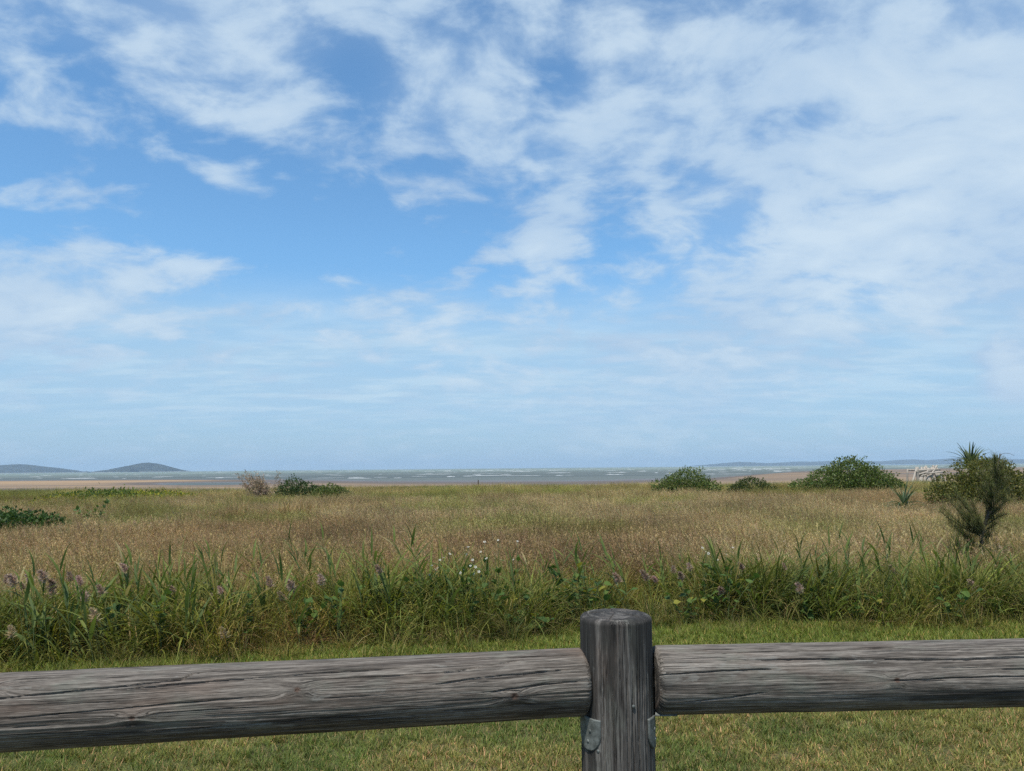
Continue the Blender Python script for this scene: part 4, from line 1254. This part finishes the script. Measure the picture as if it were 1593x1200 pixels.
# small wooden marker stake on the dune edge
b = base_at(744, 41)
me = tubes_mesh('marker_stake', [(np.array([(0, 0, -0.2), (0.005, 0, 0.25), (0.0, 0.0, 0.62), (0.002, 0, 0.66)]), np.array([0.035, 0.034, 0.033, 0.02]), 8)], m_bark)
o = link('marker_stake', me); o.location = b; tag(o, 'short dark stake poking up at the far edge of the field', 'stake')

# driftwood shelter on the beach side
r = np.random.default_rng(170)
YD = 45.0
c0 = at(1446, 740, YD); zg = float(land_z(c0.x, YD))
root = thing('driftwood_shelter', (c0.x, YD, zg), 'hut of bleached driftwood logs leaned together at the back of the beach', 'shelter')
root.scale = (1.15, 1.15, 1.12)
ztop = at(1446, 730, YD).z - zg


def dlog(a, b_, r0, r1, name='log'):
    p = bez(a, (np.array(a) + np.array(b_)) / 2 + r.normal(0, 0.04, 3), b_, 6)
    link(name, tubes_mesh(name, [(p, np.linspace(r0, r1, 6) * r.uniform(0.9, 1.1, 6), 7)], m_drift), None, root)


for x_, y_ in ((-0.82, -0.5), (-0.82, 0.55), (0.45, 0.55), (-0.3, 0.6)):
    dlog((x_, y_, -0.15), (x_ + r.normal(0, 0.03), y_, ztop * r.uniform(0.9, 1.0)), 0.05, 0.04, 'upright')
dlog((-0.80, -0.45, ztop * 0.84), (0.4, -0.3, ztop * 0.88), 0.045, 0.035, 'beam')
dlog((-0.80, 0.5, ztop * 0.86), (0.4, 0.5, ztop * 0.9), 0.045, 0.035, 'beam')
dlog((-0.5, -0.6, ztop * 0.72), (0.55, -0.5, ztop * 0.80), 0.035, 0.03, 'beam')
for i in range(12):
    f_ = i / 11.0
    xt = -0.6 + 0.9 * f_ + r.normal(0, 0.06)
    dlog((xt - 0.55 + 1.25 * f_ + r.normal(0, 0.18), -0.85 + 0.2 * f_, -0.1), (xt + r.normal(0, 0.08), -0.2, ztop * r.uniform(0.80, 1.07)), 0.075, 0.045)
for i in range(9):
    f_ = i / 8.0
    dlog((0.55 + 0.55 * f_ + r.normal(0, .05), -0.7 + 1.3 * f_, -0.1), (0.2 + 0.15 * f_, -0.2 + 0.5 * f_, ztop * r.uniform(0.8, 1.05)), 0.075, 0.05)
for i in range(6):
    dlog((r.uniform(-0.9, -0.2), -0.45, ztop * r.uniform(0.55, 0.85)), (r.uniform(-0.2, 0.5), -0.2, ztop * r.uniform(0.85, 1.06)), 0.06, 0.04)

# ---- the verge's single plants
def zone(px):
    for lim, tx in ((130, 'below the long low island'), (290, 'below the rounded island hill'), (400, 'below the feathery dead shrub'), (500, 'below the broad dry clump'), (640, 'between the dry clumps and the daisies'),
                    (830, 'among the thick daisies'), (900, 'between the daisies and the fence post'), (1035, 'behind the fence post'), (1085, 'below the mid-sized domed bush'), (1150, 'among the sparse daisies'), (1235, 'below the small olive-green bush'),
                    (1400, 'below the large dense bush'), (1475, 'below the driftwood hut'), (1545, 'in front of the she-oak'), (9999, 'past the she-oak')):
        if px < lim:
            return tx


# reeds: stem and single leaves
r = np.random.default_rng(180)
REED = [(0.105, 0.14, 0.036), (0.13, 0.17, 0.042), (0.085, 0.12, 0.036), (0.17, 0.20, 0.05)]
leaf_kinds = []
for q in range(8):
    S = Soup()
    S.add(*strips(np.zeros((1, 3)), np.zeros(1), np.array([0.35 + 0.12 * (q % 4)]), np.array([0.4 + 0.35 * (q % 3)]), np.array([1.0]), np.array([0.074 + 0.010 * (q % 3)]), 8,
                 np.array([REED[q % 4] if q < 7 else (0.33, 0.27, 0.13)]), 'leaf', None, 0.35)[:3])
    leaf_kinds.append(S.mesh('leaf', m_leaf))
m_stem, t = new_mat('green_stem')
n = t.noise(pos(t), 25.0, 3.0); finish(t, principled(t, t.mix(n, (0.055, 0.085, 0.03), (0.13, 0.15, 0.055)), 0.6, 0.3))
stem_kinds = []
for q in range(5):
    lean = (-0.30, -0.18, -0.05, 0.10, 0.22)[q]
    p = bez((0, 0, -0.03), (lean * 0.25, 0.02 * q - 0.04, 0.55), (lean, 0.03 * q - 0.06, 1.0), 12)
    stem_kinds.append((p, tubes_mesh('stem', [(p, np.linspace(0.0050, 0.0016, 12), 6)], m_stem)))


def plant_spot(px, py, off):
    """foot and height of a plant whose top shows at px,py and that stands off metres behind the verge's edge"""
    p = on_z(px, 990, 0.0); Yv = float(verge_y(p.x)) + off
    p = at(px, py, Yv); Yv = float(verge_y(p.x)) + off
    p = at(px, py, Yv); z = float(land_z(p.x, Yv))
    return Vector((p.x, Yv, z)), p.z - z


reed_px = [(325, 862), (318, 868), (446, 842), (470, 850), (495, 838), (545, 856), (558, 868), (572, 862), (586, 880), (622, 842), (632, 838), (640, 850), (655, 872), (694, 872), (706, 880),
           (720, 885), (798, 872), (815, 866), (850, 880), (880, 852), (893, 846), (905, 858), (918, 866), (935, 858), (950, 872), (1055, 866), (1100, 856), (1110, 868), (1150, 872), (1210, 862), (1238, 852), (1248, 858), (1262, 866),
           (1285, 850), (1308, 838), (1322, 842), (1330, 848), (1345, 860), (1362, 838), (1374, 846), (1392, 858), (1412, 862), (1430, 842), (1437, 846), (1455, 862), (1478, 848), (1490, 855), (1505, 868), (1528, 880), (1550, 876), (1580, 882),
           (30, 905), (48, 898), (70, 910), (95, 888), (190, 872), (205, 880), (215, 890), (240, 886), (262, 880), (284, 896), (346, 874), (368, 880), (392, 868), (410, 882), (1002, 880), (1022, 872), (1180, 878),
           (150, 905), (120, 915), (520, 890), (606, 895), (760, 880), (1290, 880), (1400, 885), (1460, 885), (300, 905), (430, 895), (1225, 890), (1350, 885)]
for i, (px, py) in enumerate(reed_px):
    lower = py > 884
    foot, H = plant_spot(px + r.normal(0, 4), py, r.uniform(0.10, 0.5) if lower else r.uniform(0.35, 1.1))
    H = max(H, 0.35)
    right = px > 1180
    q = int(r.choice(5, p=(.05, .15, .3, .3, .2) if right else (.35, .3, .2, .1, .05)))
    p, sm = stem_kinds[q]
    foot.x -= p[-1][0] * H
    nl = int(r.integers(8, 12))
    size = 'tall' if H > 0.80 else 'medium' if H > 0.62 else 'short'
    pose = ('strongly arched', 'tilted', 'upright', 'slightly arched', 'leaning')[q]
    look = ('few-leaved', 'leafy', 'thick-leaved')[min(2, max(0, nl - 8) * 3 // 4)]
    root = thing('reed', foot, '%s %s %s green reed %s' % (size, look, pose, zone(px)), 'reed', 'reeds standing in the verge')
    st = link('stem', sm, None, root); st.scale = (H, H, H)
    for k in range(nl):
        t_ = 0.22 + 0.76 * k / (nl - 1)
        j = min(10, int(t_ * 11)); fr = t_ * 11 - j
        pp = (p[j] * (1 - fr) + p[j + 1] * fr) * H
        lf = link('leaf', leaf_kinds[int(r.integers(0, 7)) if r.random() > 0.06 else 7], None, root)
        lf.location = pp
        az = (0.2 if right else math.pi - 0.5) + (math.pi if (k % 2 and r.random() < 0.7) else 0) + r.normal(0, 0.6)
        s = r.uniform(0.24, 0.41) * (1.0 - 0.35 * t_)
        if k == nl - 1:
            lf.rotation_euler = (0, -0.35, az)
        else:
            lf.rotation_euler = (r.normal(0, 0.15), r.normal(0.0, 0.25), az)
        lf.scale = (s, s, s)

# ---- plume grasses
r = np.random.default_rng(190)
plume_kinds = []
for q, cols in enumerate(([(0.34, 0.235, 0.185), (0.40, 0.285, 0.23)], [(0.36, 0.265, 0.21), (0.30, 0.21, 0.17)], [(0.46, 0.345, 0.29), (0.40, 0.28, 0.24)], [(0.48, 0.37, 0.24), (0.40, 0.30, 0.19)], [(0.44, 0.28, 0.255), (0.50, 0.34, 0.31)])):
    S = Soup(); m = 230
    t_ = r.random(m)
    c_ = np.stack([0.25 * t_ ** 2, np.zeros(m), t_ - 0.25 * t_ ** 2], -1) * 0.9
    d_ = np.stack([r.normal(0.25, 0.9, m), r.normal(0, 0.9, m), r.normal(0.7, 0.4, m)], -1)
    ln = 0.42 * (1 - 0.6 * t_) * r.uniform(0.6, 1.2, m)
    S.add(*flecks(c_, d_, ln, r.uniform(0.03, 0.055, m), pick(cols, m, r, 0.15), r))
    plume_kinds.append(S.mesh('plume', m_straw, False))
plume_px = [(10, 882), (25, 878), (50, 880), (72, 872), (84, 886), (110, 878), (126, 882), (38, 892), (160, 898), (196, 862), (345, 902), (332, 915), (440, 912), (420, 885), (350, 972), (590, 866), (1004, 878), (1020, 888), (1043, 872), (1058, 880), (1150, 866), (1120, 905),
            (1244, 900), (1540, 900), (1572, 908), (1512, 895), (1218, 868), (1070, 868), (150, 935), (20, 965), (85, 900), (135, 905), (1325, 905), (455, 890), (270, 900), (500, 882), (960, 882), (1385, 872)]
for i, (px, py) in enumerate(plume_px):
    foot, H = plant_spot(px, py, r.uniform(0.05, 0.2) if py > 930 else r.uniform(0.15, 0.8))
    H = max(H, 0.25)
    q = int(r.choice(3, p=(.5, .3, .2))); p, sm = stem_kinds[q]
    pl = r.uniform(0.085, 0.135)
    k = (H - pl * 0.8) / 1.0
    foot.x -= p[-1][0] * k
    pk = 3 if py > 930 else int(r.choice((0, 1, 2, 4)))
    root = thing('plume_grass', foot, '%s grass stalk with fluffy %s plume %s' % ('tall' if H > 0.6 else 'short', ('pinkish-brown', 'dull brown', 'pale pinkish', 'straw-coloured', 'rosy pink')[pk], zone(px)), 'grass stalk', 'plume grasses in the verge')
    st = link('stem', sm, None, root); st.scale = (k * 1.0, k, k)
    c = link('plume', plume_kinds[pk], None, root)
    c.location = p[-2] * k; c.scale = (pl, pl, pl); c.rotation_euler = (0, 0.2, math.pi + r.normal(0, 0.9))

# ---- daisies
r = np.random.default_rng(200)
k_ = 7
a = np.linspace(0, 2 * np.pi, 6)[:-1]
S = Soup()
for q in a:
    S.add(*strips(np.array([[0.10 * math.cos(q), 0.10 * math.sin(q), 0.0]]), np.array([q]), np.array([1.25]), np.array([0.5]), np.array([0.42]), np.array([0.34]), 4, np.array([(0.62, 0.61, 0.55)]), 'leaf')[:3])
petal_me = S.mesh('petals', m_leaf)
S = Soup(); m = 40
d = r.normal(size=(m, 3)); d[:, 2] = np.abs(d[:, 2]); d /= np.linalg.norm(d, axis=1, keepdims=True)
S.add(*flecks(d * 0.08, d, np.full(m, 0.09), np.full(m, 0.07), pick([(0.50, 0.30, 0.03), (0.42, 0.24, 0.03)], m, r), r))
disc_me = S.mesh('flower_centre', m_leaf, False)
S = Soup(); S.add(*strips(np.zeros((1, 3)), np.zeros(1), np.array([0.8]), np.array([0.7]), np.array([1.0]), np.array([0.42]), 5, np.array([(0.085, 0.135, 0.035)]), 'leaf', None, 0.25)[:3]); dleaf = S.mesh('leaf', m_leaf)
daisy = [[(672, 880), (676, 888), (668, 895), (684, 872)], [(690, 868), (700, 862), (680, 885)], [(725, 862), (728, 852), (735, 872)], [(732, 880), (740, 882), (745, 890)], [(753, 845), (748, 858), (757, 868)], [(775, 840), (770, 862)], [(805, 842), (798, 872), (790, 878)],
         [(716, 892), (722, 886), (736, 894)], [(1092, 852), (1098, 858)], [(1112, 866), (1118, 872), (1104, 862)], [(1128, 862), (1140, 852)]]
DAISY_AT = ['at the thick daisies\' dry-clump end', 'second from the thick patch\'s dry-clump end', 'in the thick patch, third clump along', 'low in the middle of the thick patch', 'high in the middle of the thick patch',
            'behind the thick patch near its post end', 'at the thick daisies\' post end', 'lowest in front of the thick patch', 'at the sparse daisies\' post end', 'in the middle of the sparse daisies', 'at the sparse daisies\' she-oak end']
for cl in daisy:
    f0, H0 = plant_spot(cl[0][0], cl[0][1], r.uniform(0.35, 0.8))
    root = thing('daisy', f0, '%s weed with %s white daisies %s' % ('tall' if H0 > 0.72 else 'low', {2: 'two', 3: 'three', 4: 'four'}[len(cl)], DAISY_AT[daisy.index(cl)]), 'flower', 'white daisies in the verge')
    sts = []
    for px, py in cl:
        f1, H = plant_spot(px, py, f0.y - float(verge_y(f0.x)))
        tip = Vector((f1.x - f0.x, r.normal(0, 0.04), H))
        p = bez((0, 0, 0), (tip.x * 0.3, tip.y, H * 0.6), tip)
        sts.append((p, np.linspace(0.003, 0.0015, 8), 5))
        fl = link('flower', petal_me, None, root); fl.location = tip
        s = r.uniform(0.021, 0.030); fl.scale = (s, s, s); fl.rotation_euler = (r.normal(0.7, 0.4), r.normal(0, 0.4), 0)
        link('flower_centre', disc_me, None, fl)
        for q in (2, 3, 4, 5):
            for z_ in (0, 1):
                lf = link('leaf', dleaf, None, root); lf.location = p[q]; s = r.uniform(0.06, 0.10); lf.scale = (s, s, s); lf.rotation_euler = (r.normal(0, .3), r.normal(0, .3), r.uniform(0, 6.28))
    link('stems', tubes_mesh('stems', sts, m_stem), None, root)

# ---- broad-leaved weeds
r = np.random.default_rng(210)
bl = []
for q, c in enumerate(((0.07, 0.125, 0.03), (0.10, 0.155, 0.035), (0.24, 0.23, 0.04), (0.055, 0.10, 0.03))):
    S = Soup(); S.add(*strips(np.zeros((1, 3)), np.zeros(1), np.array([0.9]), np.array([0.6]), np.array([1.0]), np.array([0.78]), 6, np.array([c]), 'leaf', None, 0.18)[:3]); bl.append(S.mesh('leaf', m_leaf))
for px, py in ((872, 876), (890, 888), (905, 880), (922, 890), (868, 908), (835, 965), (940, 900), (1075, 905), (1130, 885), (705, 950), (60, 960), (85, 985), (1330, 930), (1440, 925), (610, 900), (255, 905), (1545, 930), (1065, 925), (1110, 915), (1160, 900), (1205, 915), (1255, 925), (1300, 905), (1365, 915), (1400, 935), (1475, 905), (770, 905), (800, 925), (660, 920), (530, 915), (470, 930), (385, 920), (180, 935)):
    foot, H = plant_spot(px, py, r.uniform(0.08, 0.55))
    H = max(H, 0.18)
    root = thing('broadleaf_weed', foot, '%s weed with rounded broad leaves %s' % ('tall' if H > 0.5 else 'low', zone(px)), 'weed', 'broad-leaved weeds in the verge')
    sts = []
    for s_ in range(3):
        tip = (r.normal(0, 0.10), r.normal(0, 0.06), H * r.uniform(0.7, 1.0))
        p = bez((0, 0, 0), (tip[0] * 0.3, tip[1] * 0.3, tip[2] * 0.6), tip); sts.append((p, np.linspace(0.004, 0.002, 8), 5))
        for q in range(2, 8):
            lf = link('leaf', bl[int(r.choice(4, p=(.4, .3, .08, .22)))], None, root); lf.location = p[q]; s = r.uniform(0.05, 0.085); lf.scale = (s, s, s)
            lf.rotation_euler = (r.normal(0, .35), r.normal(0, .35), q * 2.4 + s_ + r.normal(0, .4))
    link('stems', tubes_mesh('stems', sts, m_stem), None, root)
